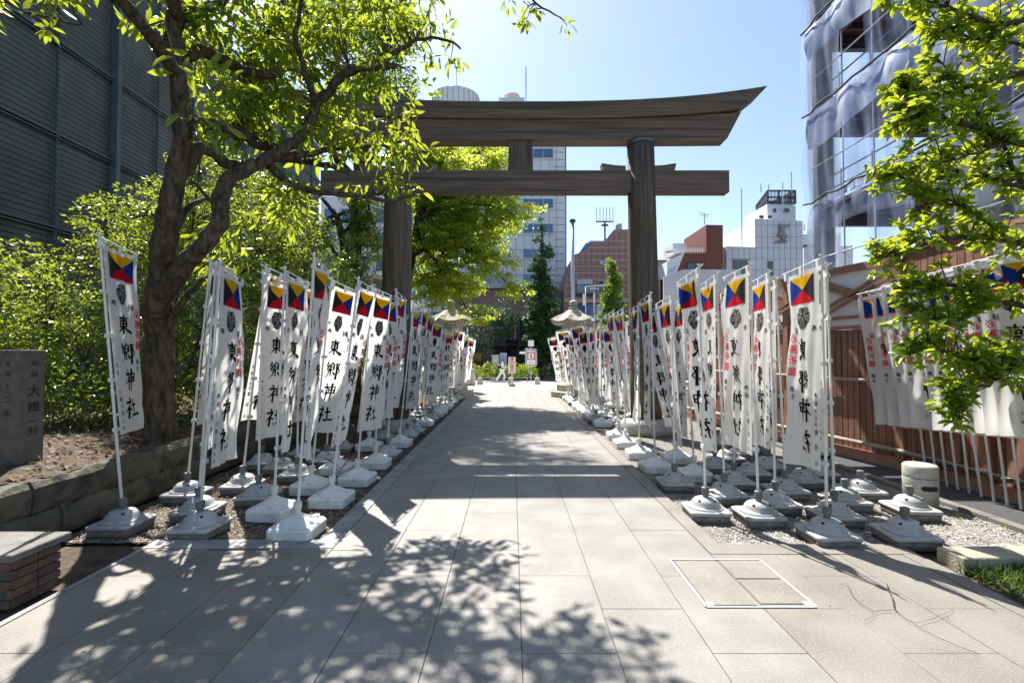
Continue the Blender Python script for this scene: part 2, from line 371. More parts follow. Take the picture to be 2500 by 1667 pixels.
# beds of gravel (right) and leaf litter (left)
def sheet(x0, x1, y0, y1, z, nx, ny, amp, name, m_):
    gx = np.linspace(x0, x1, nx); gy = np.linspace(y0, y1, ny); X, Y = np.meshgrid(gx, gy)
    Z = z+amp*(np.sin(X*7.3+Y*3.1)*np.sin(Y*5.7-X*2.3))+rng.normal(0, amp*.4, X.shape)
    V = np.stack([X, Y, Z], -1).reshape(-1, 3); i = np.arange((nx-1)*(ny-1)); r_ = i//(nx-1); c_ = i % (nx-1); a = r_*nx+c_
    o = ob(name, arrmesh(name, V, np.stack([a, a+1, a+nx+1, a+nx], -1), m_, True)); tag(o, kind='structure'); return o
sheet(1.9, 5.06, 4.49, 24, -.035, 60, 260, .008, 'gravel_bed', 'gravel')
sheet(-4.35, -1.82, 4.60, 24, -.035, 50, 260, .008, 'planting_bed', 'soil')
sheet(3.56, 9, -1, 4.2, -.02, 60, 60, .012, 'verge', 'soil')
m = MB(); m.add([(5.16, 4.2, -.02), (9, 4.2, -.02), (9, 14, -.02), (5.16, 24, -.02)], [(0, 1, 2, 3)]); structure('asphalt_strip', m, 'asphalt')
ks = empty('kerb_line', (5.11, 4.3, 0)); tag(ks, kind='structure')
y = 4.3; km = MB(); km.box((0, .45, -.03), (.11, .892, .1), bev=.006); km = km.mesh('kerb_block', 'coping')
while y < 23: ob('kerb_block', km, ks, (0, y-4.3, rnd.uniform(0, .004))); y += .9

def scatter_pebbles(name, n, x0, x1, y0, y1, z, size, m_, kind='stuff', bias=2.0):
    u = rng.random(n)**bias; P = np.stack([rng.uniform(x0, x1, n), y0+u*(y1-y0), np.full(n, z)], -1)
    s = rng.uniform(size*.5, size, n)
    base = np.array([(1, 0, 0), (0, 1, 0), (-1, 0, 0), (0, -1, 0), (0, 0, .7), (0, 0, -.5)]); a = rng.random(n)*6.28
    ca, sa = np.cos(a), np.sin(a)
    B = base[None]*s[:, None, None]*rng.uniform(.6, 1.3, (n, 6, 1))
    V = np.stack([B[..., 0]*ca[:, None]-B[..., 1]*sa[:, None], B[..., 0]*sa[:, None]+B[..., 1]*ca[:, None], B[..., 2]], -1)+P[:, None]
    F = np.array([(0, 1, 4), (1, 2, 4), (2, 3, 4), (3, 0, 4)]); FF = (F[None]+(np.arange(n)*6)[:, None, None]).reshape(-1, 3)
    return tag(ob(name, arrmesh(name, V.reshape(-1, 3), FF, m_)), kind=kind)
def scatter_leaves(name, P, size, m_, flat=.3, nrm=None):
    n = len(P); V, F = leafgeo(P, nrm if nrm is not None else rng.normal(0, flat, (n, 3))+np.array([0, 0, 1]), rng.normal(0, 1, (n, 3)), size)
    return tag(ob(name, arrmesh(name, V, F, m_)), kind='stuff')
def leafgeo(P, N, D, size, wid=.45, bend=.15, six=False):
    """one folded leaf per point: N normal, D growth direction"""
    n = len(P)
    N = N/np.linalg.norm(N, axis=1, keepdims=True); D = D-(D*N).sum(1, keepdims=True)*N; D /= (np.linalg.norm(D, axis=1, keepdims=True)+1e-9); W = np.cross(N, D)
    s = (rng.uniform(.65, 1.15, n)*size)[:, None] if np.isscalar(size) else size[:, None]
    if not six:
        V = np.stack([P, P+D*s*.5+W*s*wid*.5-N*s*bend*.25, P+D*s-N*s*bend, P+D*s*.5-W*s*wid*.5-N*s*bend*.25], 1)
        i = (np.arange(n)*4)[:, None]
        F = np.concatenate([i+np.array([0, 2, 1]), i+np.array([0, 3, 2])], 1).reshape(-1, 3)
    else:
        V = np.stack([P, P+D*s*.35+W*s*wid*.45+N*s*.03, P+D*s*.72+W*s*wid*.38-N*s*bend*.4+N*s*.03, P+D*s-N*s*bend, P+D*s*.72-W*s*wid*.38-N*s*bend*.4+N*s*.03, P+D*s*.35-W*s*wid*.45+N*s*.03, P+D*s*.5-N*s*(bend*.15+.03)], 1)
        i = (np.arange(n)*7)[:, None]
        F = np.concatenate([i+np.array(t) for t in ((0, 6, 1), (1, 6, 2), (2, 6, 3), (3, 6, 4), (4, 6, 5), (5, 6, 0))], 1).reshape(-1, 3)
    return V.reshape(-1, 3), F
scatter_pebbles('gravel_stones', 26000, 1.92, 5.04, 4.5, 10, -.028, .013, 'pebble', bias=1.7)
scatter_pebbles('bed_gravel', 9000, -4.33, -1.84, 4.62, 9, -.028, .011, 'pebble', bias=1.7)
n = 7000; P = np.stack([rng.uniform(-4.33, -1.84, n), 4.62+rng.random(n)**1.5*8, rng.uniform(-.03, -.012, n)], -1); scatter_leaves('leaf_litter', P, .035, 'litter', .35)
n = 500; P = np.stack([rng.uniform(1.95, 5.0, n), 4.5+rng.random(n)*6, rng.uniform(-.02, -.008, n)], -1); scatter_leaves('fallen_leaves', P, .035, 'litter', .35)
# ================================================================= TORII
tor = empty('torii_gate', (.19, 10.9, 0), label='big weathered wooden torii gate standing across the path, its curved lintel over two round pillars', cat='torii gate')
def post(xb, xt, nm):
    m = MB(); m.lathe([(.345, .28), (.34, 1.2), (.325, 3.2), (.31, 5.0), (.298, 6.56)], 28)
    o = m.build('pillar', 'torii_post', tor, True)
    sh = Matrix.Identity(4); sh[0][2] = (xt-xb)/6.5
    o.matrix_basis = Matrix.Translation((xb-.19, 0, 0))@sh
    m = MB(); m.lathe([(.315, 6.47), (.315, 6.515)], 28); c = m.build('copper_collar', 'copper', o)
    m = MB(); m.lathe([(.56, -.05), (.585, .1), (.57, .22), (.50, .29), (.40, .315)], 28, (xb-.19, 0, 0)); m.build('plinth', 'granite', tor, True)
post(3.02, 2.83, 'r'); post(-2.66, -2.46, 'l')
m = MB(); m.box((.1, 0, 5.605), (9.14, .29, .47), bev=.0); m.build('tie_beam', 'torii_wood', tor)
m = MB(); m.box((.1, 0, 5.846), (9.17, .30, .012)); m.box((4.672, 0, 5.605), (.012, .3, .48)); m.box((-4.472, 0, 5.605), (.012, .3, .48)); m.build('copper_cap', 'copper', tor)
for px in (-2.56, 2.86):
    for sg in (-1, 1):
        m = MB(); x = px-.19; m.prism([(x+sg*.3, 5.853), (x+sg*.80, 5.853), (x+sg*.84, 6.03), (x+sg*.55, 5.985), (x+sg*.3, 5.97)], -.11, .11); m.build('wedge', 'torii_wood', tor)
m = MB(); m.rings([[(-.28, -.16, 5.853), (.28, -.16, 5.853), (.28, .16, 5.853), (-.28, .16, 5.853)], [(-.265, -.16, 6.56), (.265, -.16, 6.56), (.265, .16, 6.56), (-.265, .16, 6.56)]]); m.build('strut', 'torii_post', tor)
def curve(x): return .215*(abs(x)/5)**2.7
def beam(x0, slope, zb, zt, yb, yt, up_b, up_t, name, mname, n=40):
    m = MB(); rs = []
    for i in range(n+1):
        t = -1+2*i/n
        xb = t*x0; xt = t*(x0+slope)
        b = zb+curve(xb)*up_b; tt = zt+curve(xt)*up_t
        rs.append([(xb, -yb, b), (xb, yb, b), (xt, yt, tt), (xt, -yt, tt)])
    m.rings(rs); return m.build(name, mname, tor)
beam(4.62, .30, 6.53, 6.955, .20, .24, .12, .85, 'sub_lintel', 'torii_wood')
lin = beam(4.86, .55, 6.96, 7.27, .30, .36, 1.0, 1.28, 'lintel', 'torii_wood')
beam(5.42, .015, 7.273, 7.30, .375, .375, 1.28, 1.28, 'copper_roof', 'copper')

# ================================================================= LEFT RETAINING WALL AND RAISED BED
wall = empty('retaining_wall', (-4.35, 4.6, 0), label='low mossy stone block retaining wall along the raised bed on the left', cat='retaining wall')
sm = []
for k in range(6):
    w = rnd.uniform(.62, 1.1); b = MB(); qa, qb = rnd.uniform(0, 6), rnd.uniform(0, 6); jy = lambda i_: .014*math.sin(i_*1.3+qa)+rnd.uniform(-.011, .011)-(.008 if i_ in (0, 9) else 0)
    n = 9; rs = []
    for i in range(n+1):
        y = (i/n-.5)*w
        rs.append([(-.16, y, 0), (-.005+-.012+jy(i), y, .0), (.004+jy(i), y, .05), (.014+jy(i), y, .14), (.008+jy(i), y, .23), (-.03+jy(i), y, .285+rnd.uniform(-.016, .012)), (-.16, y, .29)])
    b.rings(rs); sm.append((w, b.mesh('stone_block', 'wall_stone')))
for row in (0, 1):
    y = -1.9-row*.3
    while y < 14:
        w, me = rnd.choice(sm); ob('stone_block', me, wall, (rnd.uniform(-.012, .012), y+w/2, row*.29)); y += w+.012
m = MB(); m.box((-.2, 6, .27), (.16, 16, .54)); m.build('backing', 'mortar', wall)
X, Y = np.meshgrid(np.linspace(-4.42, -14, 50), np.linspace(2.4, 26, 120))
Z = .54+.10*np.minimum(1, (-4.42-X)/1.2)+.05*np.sin(X*3)*np.sin(Y*2.3)+rng.normal(0, .012, X.shape)
V = np.stack([X, Y, Z], -1).reshape(-1, 3); i = np.arange(49*119); a = (i//49)*50+i % 49
tag(ob('raised_bed', arrmesh('raised_bed', V, np.stack([a, a+50, a+51, a+1], -1), 'soil', True)), kind='structure')
n = 9000; px = rng.uniform(-9, -4.45, n); py = 3+rng.random(n)**1.4*10
pz = .55+.10*np.minimum(1, (-4.42-px)/1.2)+.05*np.sin(px*3)*np.sin(py*2.3)+.012; scatter_leaves('fallen_leaf_cover', np.stack([px, py, pz], -1), .075, 'litter', .5)

# stone pillar with inscription on the bed
pil = empty('stone_pillar', (-5.16, 5.1, .56), R(85), label='tall square grey stone pillar with a carved donation inscription on the raised bed', cat='stone pillar')
m = MB(); m.box((0, 0, .615), (.25, .25, 1.23), bev=.008); m.build('shaft', 'pillar_stone', pil)
# brick planter at bottom left
br = empty('brick_plinth', (-4.15, 3.60, -.03), label='low brick plinth with a grey stone cap at the bottom left corner', cat='brick plinth')
m = MB(); m.box((0, 0, .15), (1.28, .34, .30)); m.build('mortar_core', 'mortar', br)
bm = MB(); bm.box((0, 0, 0), (.2, .036, .056), bev=.004); bm = bm.mesh('brick', 'brick')
bs = MB(); bs.box((0, 0, 0), (.036, .17, .056), bev=.004); bs = bs.mesh('brick_end', 'brick')
for r_ in range(5):
    z = .032+r_*.066
    for k in range(6):
        x = .65-.1-k*.212-(.106 if r_ % 2 else 0)
        if x > -.65: ob('brick', bm, br, (x, -.175+rnd.uniform(-.002, .002), z))
    for k in range(2): ob('brick', bs, br, (.65+rnd.uniform(-.002, .002), -.09+k*.18, z))
    if r_ % 2: ob('brick', bs, br, (.65, -.10, z))
m = MB(); m.box((0, 0, .365), (1.40, .46, .05), bev=.008); m.build('cap', 'coping', br)

# ================================================================= LETTERING
_ch = {}
def glyph(ch):
    if ch in _ch: return _ch[ch]
    cu = bpy.data.curves.new('t', 'FONT'); cu.body = ch; cu.size = 1; cu.resolution_u = 2; cu.align_x = 'CENTER'; cu.offset = .008
    o = bpy.data.objects.new('t', cu); COL.objects.link(o); bpy.context.view_layer.update()
    dg = bpy.context.evaluated_depsgraph_get(); me = bpy.data.meshes.new_from_object(o.evaluated_get(dg))
    v = [(p.co.x, p.co.y) for p in me.vertices]; f = [tuple(p.vertices) for p in me.polygons]
    bpy.data.objects.remove(o); bpy.data.curves.remove(cu); bpy.data.meshes.remove(me)
    ys_ = [p[1] for p in v]; cy = .36
    _ch[ch] = ([(p[0], p[1]-cy) for p in v], f); return _ch[ch]
def ribbon(pts, w0, w1, wm=None):
    P = [Vector((p[0], p[1])) for p in pts]; n = len(P); L = []; Rr = []
    for i, p in enumerate(P):
        d = (P[min(i+1, n-1)]-P[max(i-1, 0)]).normalized(); q = Vector((-d.y, d.x)); t = i/(n-1)
        w = (w0*(1-t)+w1*t)/2 if wm is None else ((w0*(1-2*t)+wm*2*t)/2 if t < .5 else (wm*(2-2*t)+w1*(2*t-1))/2)
        L.append(p+q*w); Rr.append(p-q*w)
    v = L+Rr; f = [(i, i+1, n+i+1, n+i) for i in range(n-1)]
    return v, f
NE = [([(.20, .99), (.31, .88)], .03, .10, None), ([(.06, .74), (.22, .78), (.40, .80)], .09, .07, None), ([(.38, .80), (.24, .52), (.13, .40), (.0, .30)], .10, .015, None), ([(.24, .56), (.25, .3), (.24, .0)], .08, .07, None), ([(.27, .52), (.42, .38)], .03, .08, None)]
KAI = {
 '東': [([(.16, .79), (.5, .82), (.86, .83)], .10, .07, .06), ([(.28, .69), (.31, .37)], .08, .06, None), ([(.28, .67), (.6, .71), (.74, .70)], .06, .08, None), ([(.73, .72), (.70, .40)], .09, .07, None), ([(.32, .54), (.69, .56)], .05, .05, None), ([(.32, .40), (.69, .41)], .06, .05, None), ([(.51, 1.0), (.52, .5), (.51, .06), (.42, .12)], .08, .02, .08), ([(.49, .40), (.32, .22), (.02, .08)], .09, .02, None), ([(.53, .40), (.70, .24), (.99, .10)], .03, .14, None)],
 '郷': [([(.28, .97), (.12, .74), (.30, .70)], .09, .05, None), ([(.34, .80), (.12, .50), (.32, .50)], .09, .05, None), ([(.36, .60), (.24, .28), (-.02, .04)], .08, .02, None), ([(.52, .99), (.55, .90)], .04, .09, None), ([(.42, .86), (.43, .50)], .07, .06, None), ([(.42, .84), (.62, .87), (.61, .55)], .05, .07, None), ([(.44, .70), (.60, .71)], .05, .04, None), ([(.44, .54), (.60, .55)], .05, .04, None), ([(.44, .52), (.42, .14), (.60, .28)], .08, .02, None), ([(.54, .44), (.68, .24)], .03, .09, None), ([(.74, .90), (.95, .91), (.82, .68), (.96, .50), (.86, .36), (.79, .42)], .08, .03, .07), ([(.76, .93), (.77, .5), (.76, -.04)], .07, .09, None)],
 '神': NE+[([(.50, .78), (.53, .38)], .08, .06, None), ([(.50, .76), (.90, .80), (.86, .40)], .06, .08, None), ([(.53, .59), (.86, .61)], .05, .05, None), ([(.53, .42), (.85, .43)], .05, .05, None), ([(.70, 1.02), (.71, .5), (.70, -.06)], .09, .04, .08)],
 '社': NE+[([(.50, .58), (.90, .64)], .08, .07, None), ([(.70, .90), (.71, .5), (.70, .14)], .09, .07, None), ([(.42, .12), (.7, .14), (1.0, .18)], .10, .09, .06)]}
W_, H_ = .62, 1.95
def put_char(mb, ch, cx, cz, s, brush=True, slant=0):
    if brush and ch in KAI:
        for pts, w0, w1, wm in KAI[ch]:
            v, f = ribbon([(a+rnd.uniform(-.005, .005), b) for a, b in pts], w0*1.45, w1*1.45, wm and wm*1.4)
            mb.add([(cx+(p[0]-.5)*s, 0, cz+(p[1]-.5)*s) for p in v], f)
    else:
        v, f = glyph(ch); mb.add([(cx+(p[0]+p[1]*slant)*s*1.05, 0, cz+p[1]*s*1.05) for p in v], f)
def crest(mb, mbw, cx, cz, s):
    """five-lobed ivy leaf crest"""
    lobes = [(90, .52, .30), (158, .46, .34), (22, .46, .34), (222, .34, .27), (318, .34, .27)]
    lobes = [(270, .30, .36, 1.0), (180+18, .27, .33, .8), (342, .27, .33, .8), (130, .26, .25, .7), (50, .26, .25, .7)]
    for a, d, r, _ in lobes:
        x0 = cx+math.cos(R(a))*d*s; z0 = cz+math.sin(R(a))*d*s; n = 16; pts = []
        for k in range(n):
            t = 2*math.pi*k/n; rr = r*s*(1+.05*math.cos(5*t)); pts.append((x0+rr*math.cos(t)*.9, 0, z0+rr*math.sin(t)))
        mb.add(pts+[(x0, 0, z0)], [(k, (k+1) % n, n) for k in range(n)])
        for q in (-2, -1, 0, 1, 2):
            aa = R(a)+q*.34; p0 = (cx+math.cos(R(a))*d*s*.25, cz+math.sin(R(a))*d*s*.25)
            p2 = (x0+math.cos(aa)*r*s*.86, z0+math.sin(aa)*r*s*.86); p1 = ((p0[0]+p2[0])/2+math.cos(aa+1.57)*q*.02*s, (p0[1]+p2[1])/2+math.sin(aa+1.57)*q*.02*s)
            v, f = ribbon([p0, p1, p2], .012*s, .024*s); mbw.add([(p[0], 0, p[1]) for p in v], f)
CX = W_*.47
def flat_layers():
    L = {}
    e = MB(); n = 16; x0, x1, z0, z1 = W_*.13, W_*.87, -.045, -.325
    for i in range(n):
        for j in range(n):
            a, b = i/n, (i+1)/n; c, d = j/n, (j+1)/n      # c down from top
            P = lambda u, v: (x0+(x1-x0)*u, 0, z0+(z1-z0)*v)
            def who(u, v):
                u -= .5; v -= .5
                return (0 if v < -abs(u) else 2 if v > abs(u) else 3 if u < 0 else 1)
            q = [P(a, c), P(b, c), P(b, d), P(a, d)]
            if i == j:
                e.mi = who((a+b)/2+.01, (c+d)/2-.01); e.add([q[0], q[1], q[2]], [(0, 1, 2)]); e.mi = who((a+b)/2-.01, (c+d)/2+.01); e.add([q[0], q[2], q[3]], [(0, 1, 2)])
            elif i == n-1-j:
                e.mi = who((a+b)/2-.01, (c+d)/2-.01); e.add([q[0], q[1], q[3]], [(0, 1, 2)]); e.mi = who((a+b)/2+.01, (c+d)/2+.01); e.add([q[1], q[2], q[3]], [(0, 1, 2)])
            else:
                e.mi = who((a+b)/2, (c+d)/2); e.add(q, [(0, 1, 2, 3)])
    L['signal_flag'] = (e, ['cloth_yellow', 'cloth_blue', 'cloth_red', 'cloth_black'], .0035)
    c1, c2 = MB(), MB(); crest(c1, c2, CX, -.455, .20)
    L['crest'] = (c1, ['cloth_black'], .0035); L['crest_lines'] = (c2, ['cloth'], .0055)
    for nq, ch, z in zip(range(4), '東郷神社', (-.80, -1.11, -1.40, -1.70)):
        t = MB(); put_char(t, ch, CX+.02, z, .225); L['character_%d' % nq] = (t, ['ink'], .0035)
    t = MB()
    put_char(t, '奉', W_*.16, -.60, .08); put_char(t, '拝', W_*.76, -.60, .08)
    for ch, z, s in (('奉', -1.25, .062), ('納', -1.325, .062), ('年', -1.60, .06), ('月', -1.74, .055), ('日', -1.89, .045)): put_char(t, ch, W_*.12, z, s)
    for ch, z in (('願', -1.20), ('主', -1.275)): put_char(t, ch, W_*.88, z, .058)
    L['small_lettering'] = (t, ['ink'], .0035)
    rd = MB()
    for ch, z in zip('必勝祈願', (-.665, -.785, -.90, -1.02)): put_char(rd, ch, W_*.88, z, .10)
    L['red_lettering'] = (rd, ['ink_red'], .0035)
    return L
FL = flat_layers()
def hand(text, x, z0, dz, s):
    t = MB()
    for k, ch in enumerate(text): put_char(t, ch, x, z0-k*dz, s, False, .12)
    return t
EXTRA = {1: hand(['平', '成', '28'], W_*.12, -1.40, .06, .05), 2: hand(['27', ' ', ' ', '12', ' ', ' ', '15'], W_*.12, -1.52, .05, .05)}
VAR = []
for k in range(12):
    r_ = random.Random(100+k)
    VAR.append(dict(sq=r_.uniform(.02, .16), k=r_.uniform(.6, 1.35), ph=r_.uniform(0, 1), amp=r_.uniform(.03, .075), bl=r_.uniform(-.12, .12), sway=r_.uniform(-.12, .04), lift=r_.uniform(0, .05), tw=r_.uniform(-.5, .5), dg=r_.uniform(.008, .026)))
VAR[0].update(sq=.07, amp=.03, bl=.03, sway=-.02, tw=.15, dg=.012); VAR[1].update(sq=.20, sway=-.1, tw=.5, amp=.045); VAR[7].update(sq=.42, amp=.08, k=1.5, sway=-.05); VAR[8].update(sq=.32, amp=.10, k=1.2); VAR[9].update(sq=.25, amp=.11, k=1.7, tw=.7); VAR[10].update(bl=.16, sway=-.14, amp=.06); VAR[11].update(sq=.5, amp=.12, k=1.4, lift=.1)
VAR[2].update(amp=.02, sq=.04, bl=-.05, tw=-.15)
def warp(x, z, V):
    u = min(1, max(0, x/W_)); v = -z/H_
    s = V['sq']*v
    nx = x*(1-s)+V['sway']*u*v*v
    ny = V['amp']*(.3+.7*v)*(u**.8)*math.sin(2*math.pi*(V['k']*u+V['ph']+.35*v))+V['bl']*u*math.sin(math.pi*min(1, v*1.05))
    ny += V['dg']*math.sin(2*math.pi*(1.25*u+2.1*v+V['ph']))*min(1, 3*u)+.010*math.sin(2*math.pi*(3.1*u-1.4*v+V['ph']*2))*(.3+v)*min(1, 4*u)
    a = V['tw']*v*v*.9*u
    return Vector((nx*math.cos(a)-ny*math.sin(a)*.2, ny+nx*math.sin(a)*.9, z+V['lift']*u*v*v))
def warped(mb, mats, V, off, name):
    me_v = []; d = .004
    for p in mb.v:
        c = warp(p[0], p[2], V); tx = warp(p[0]+d, p[2], V)-c; tz = warp(p[0], p[2]-d, V)-c
        nn = tx.cross(tz).normalized() if off else Vector()
        me_v.append((c, nn))
    b = MB()
    if off:
        for s in (1, -1):
            o = len(b.v); b.v += [tuple(c+nn*off*s) for c, nn in me_v]; b.f += [tuple(i+o for i in f) for f in mb.f]; b.m += mb.m
    else:
        b.v = [tuple(c) for c, _ in me_v]; b.f = mb.f; b.m = mb.m
    return b.mesh(name, mats, True)
clothflat = MB(); nu, nv = 24, 44
clothflat.v = [(W_*i/nu, 0, -H_*j/nv) for j in range(nv+1) for i in range(nu+1)]
clothflat.f = [(j*(nu+1)+i, j*(nu+1)+i+1, (j+1)*(nu+1)+i+1, (j+1)*(nu+1)+i) for j in range(nv) for i in range(nu)]; clothflat.m = [0]*len(clothflat.f)
CL = []
for k, V in enumerate(VAR):
    d = {'cloth': warped(clothflat, ['cloth'], V, 0, 'cloth')}
    for nm, (mb, ms, off) in FL.items(): d[nm] = warped(mb, ms, V, off, nm)
    d['written_date'] = warped(EXTRA[1 if k % 2 else 2], ['ink_grey'], V, .0035, 'written_date'); CL.append(d)

# ================================================================= BANNERS
def rrect(s, r_, z, n=3):
    pts = []
    for cx, cy, a0 in ((s-r_, s-r_, 0), (-s+r_, s-r_, 90), (-s+r_, -s+r_, 180), (s-r_, -s+r_, 270)):
        for k in range(n+1): a = R(a0+90*k/n); pts.append((cx+r_*math.cos(a), cy+r_*math.sin(a), z))
    return pts
m = MB(); m.rings([rrect(.212, .05, -.02), rrect(.215, .05, .078), rrect(.20, .05, .098)]); m.rings([rrect(.165, .06, .097), rrect(.15, .06, .112), rrect(.05, .03, .178), rrect(.04, .03, .192)])
m.lathe([(.030, .088), (.034, .13)], 10, (.15, -.12, 0))
BASE_W = m.mesh('base', 'plastic_white', False)
m = MB(); m.mi = 0; m.rings([rrect(.212, .045, .052), rrect(.212, .045, .078), rrect(.196, .045, .088)]); m.lathe([(.190, .087), (.182, .102), (.162, .106), (.152, .120), (.146, .125), (.138, .152), (.112, .180), (.07, .196), (.03, .20)], 22)
m.mi = 1; m.rings([rrect(.196, .045, -.03), rrect(.205, .045, .0515)])
m.mi = 2
for a in (40, 130, 220, 310): m.lathe([(.015, .16), (.015, .182)], 8, (.112*math.cos(R(a)), .112*math.sin(R(a)), 0))
BASE_D = m.mesh('base', ['plastic_grey', 'tank_side', 'hole'], False)
for me in (BASE_D,):
    me.polygons.foreach_set('use_smooth', [len(p.vertices) == 4 for p in me.polygons])
def collar(m_):
    m = MB(); m.lathe([(.030, .165), (.030, .235), (.040, .24), (.040, .30), (.030, .306)], 12); return m.mesh('collar', m_, False)
COL_D, COL_W = collar('collar_grey'), collar('collar_white')
m = MB(); m.lathe([(.0145, 0), (.0145, .42), (.0175, .422), (.0175, .432), (.0125, .434), (.0125, .995), (.017, .996), (.017, 1.004)], 8); POLE = m.mesh('pole', 'pole_white', True)
m = MB(); m.tube([(-.11, 0, 0), (.66, 0, 0)], .0065, 6); BAR = m.mesh('crossbar', 'pole_white', True)
m = MB(); m.tube([(-.015, 0, .01), (.66, 0, 0)], .0065, 6); BAR2 = BAR
m = MB(); m.box((0, 0, -.03), (.04, .018, .085)); TOPSTRAP = m.mesh('strap', 'strap')
m = MB(); m.box((.012, 0, 0), (.075, .036, .04)); SIDESTRAP = m.mesh('strap', 'strap')
ZB = .17
def banner(x, y, dark, L, lean, phi, var, label, group, droop=.10, full=True, ybase=0, haspole=True, name='shrine_banner', base=True):
    """lean = unit vector along the pole; phi = direction of the crossbar on plan"""
    root = empty(name, (x, y, ybase), 0, label, 'banner' if haspole else 'banner base', group)
    if base:
        b = ob('base', BASE_D if dark else BASE_W, root); b.rotation_euler = (0, 0, rnd.uniform(-.09, .09)+(0 if dark else math.pi/2*rnd.randrange(4)))
        ob('collar', COL_D if dark else COL_W, root)
    if not haspole: return root
    q = Vector((0, 0, 1)).rotation_difference(lean)
    Mp = Matrix.Translation((0, 0, ZB if base else 0))@q.to_matrix().to_4x4()
    ob('pole', POLE, root, M=Mp@Matrix.Diagonal((1, 1, L, 1)))
    Mc = Mp@Matrix.Translation((0, 0, L-.03))@Matrix.Rotation(phi, 4, 'Z')
    Mb = Mc@Matrix.Rotation(droop, 4, 'Y')
    ob('crossbar', BAR, root, M=Mb)
    V = VAR[var]; sh = Matrix.Identity(4); sh[2][0] = -math.tan(droop)
    Mcl = Mc@Matrix.Translation((.035, 0, -.07))@sh@Matrix.Diagonal((rnd.uniform(.88, 1.02), 1, 1, 1))
    c = ob('cloth', CL[var]['cloth'], root, M=Mcl)
    for nm in ('signal_flag', 'crest', 'character_0', 'character_1', 'character_2', 'character_3', 'small_lettering', 'red_lettering')+(('crest_lines', 'written_date') if full else ()):
        o_ = ob(nm.split('_')[0] if nm[:4] == 'char' else nm, CL[var][nm], c)
        if 'lettering' in nm or nm in ('written_date', 'crest_lines'): o_['kind'] = 'stuff'
    if full:
        for xx in (.06, .335, .61): ob('strap', TOPSTRAP, root, M=Mb@Matrix.Translation((xx, 0, -.012)))
        for zz in (-.09, -.55, -1.0, -1.45, -1.95): ob('strap', SIDESTRAP, root, M=Mp@Matrix.Translation((0, 0, L-.04))@Matrix.Rotation(phi, 4, 'Z')@Matrix.Translation((0, 0, zz)))
    return root
def px_of(P):
    d = P-Vector((0, 0, CAM_H)); f = d.y*math.cos(PITCH)+d.z*math.sin(PITCH); return 1250+1182*d.x/f
def solve_phi(T, xend, side):
    best = None
    for a in range(-10, 101, 2):
        aa = R(a if side < 0 else 180-a)
        e = T+Vector((math.cos(aa), math.sin(aa), 0))*.66
        err = abs(px_of(e)-xend*1.06293)
        if best is None or err < best[0]: best = (err, aa)
    return best[1]
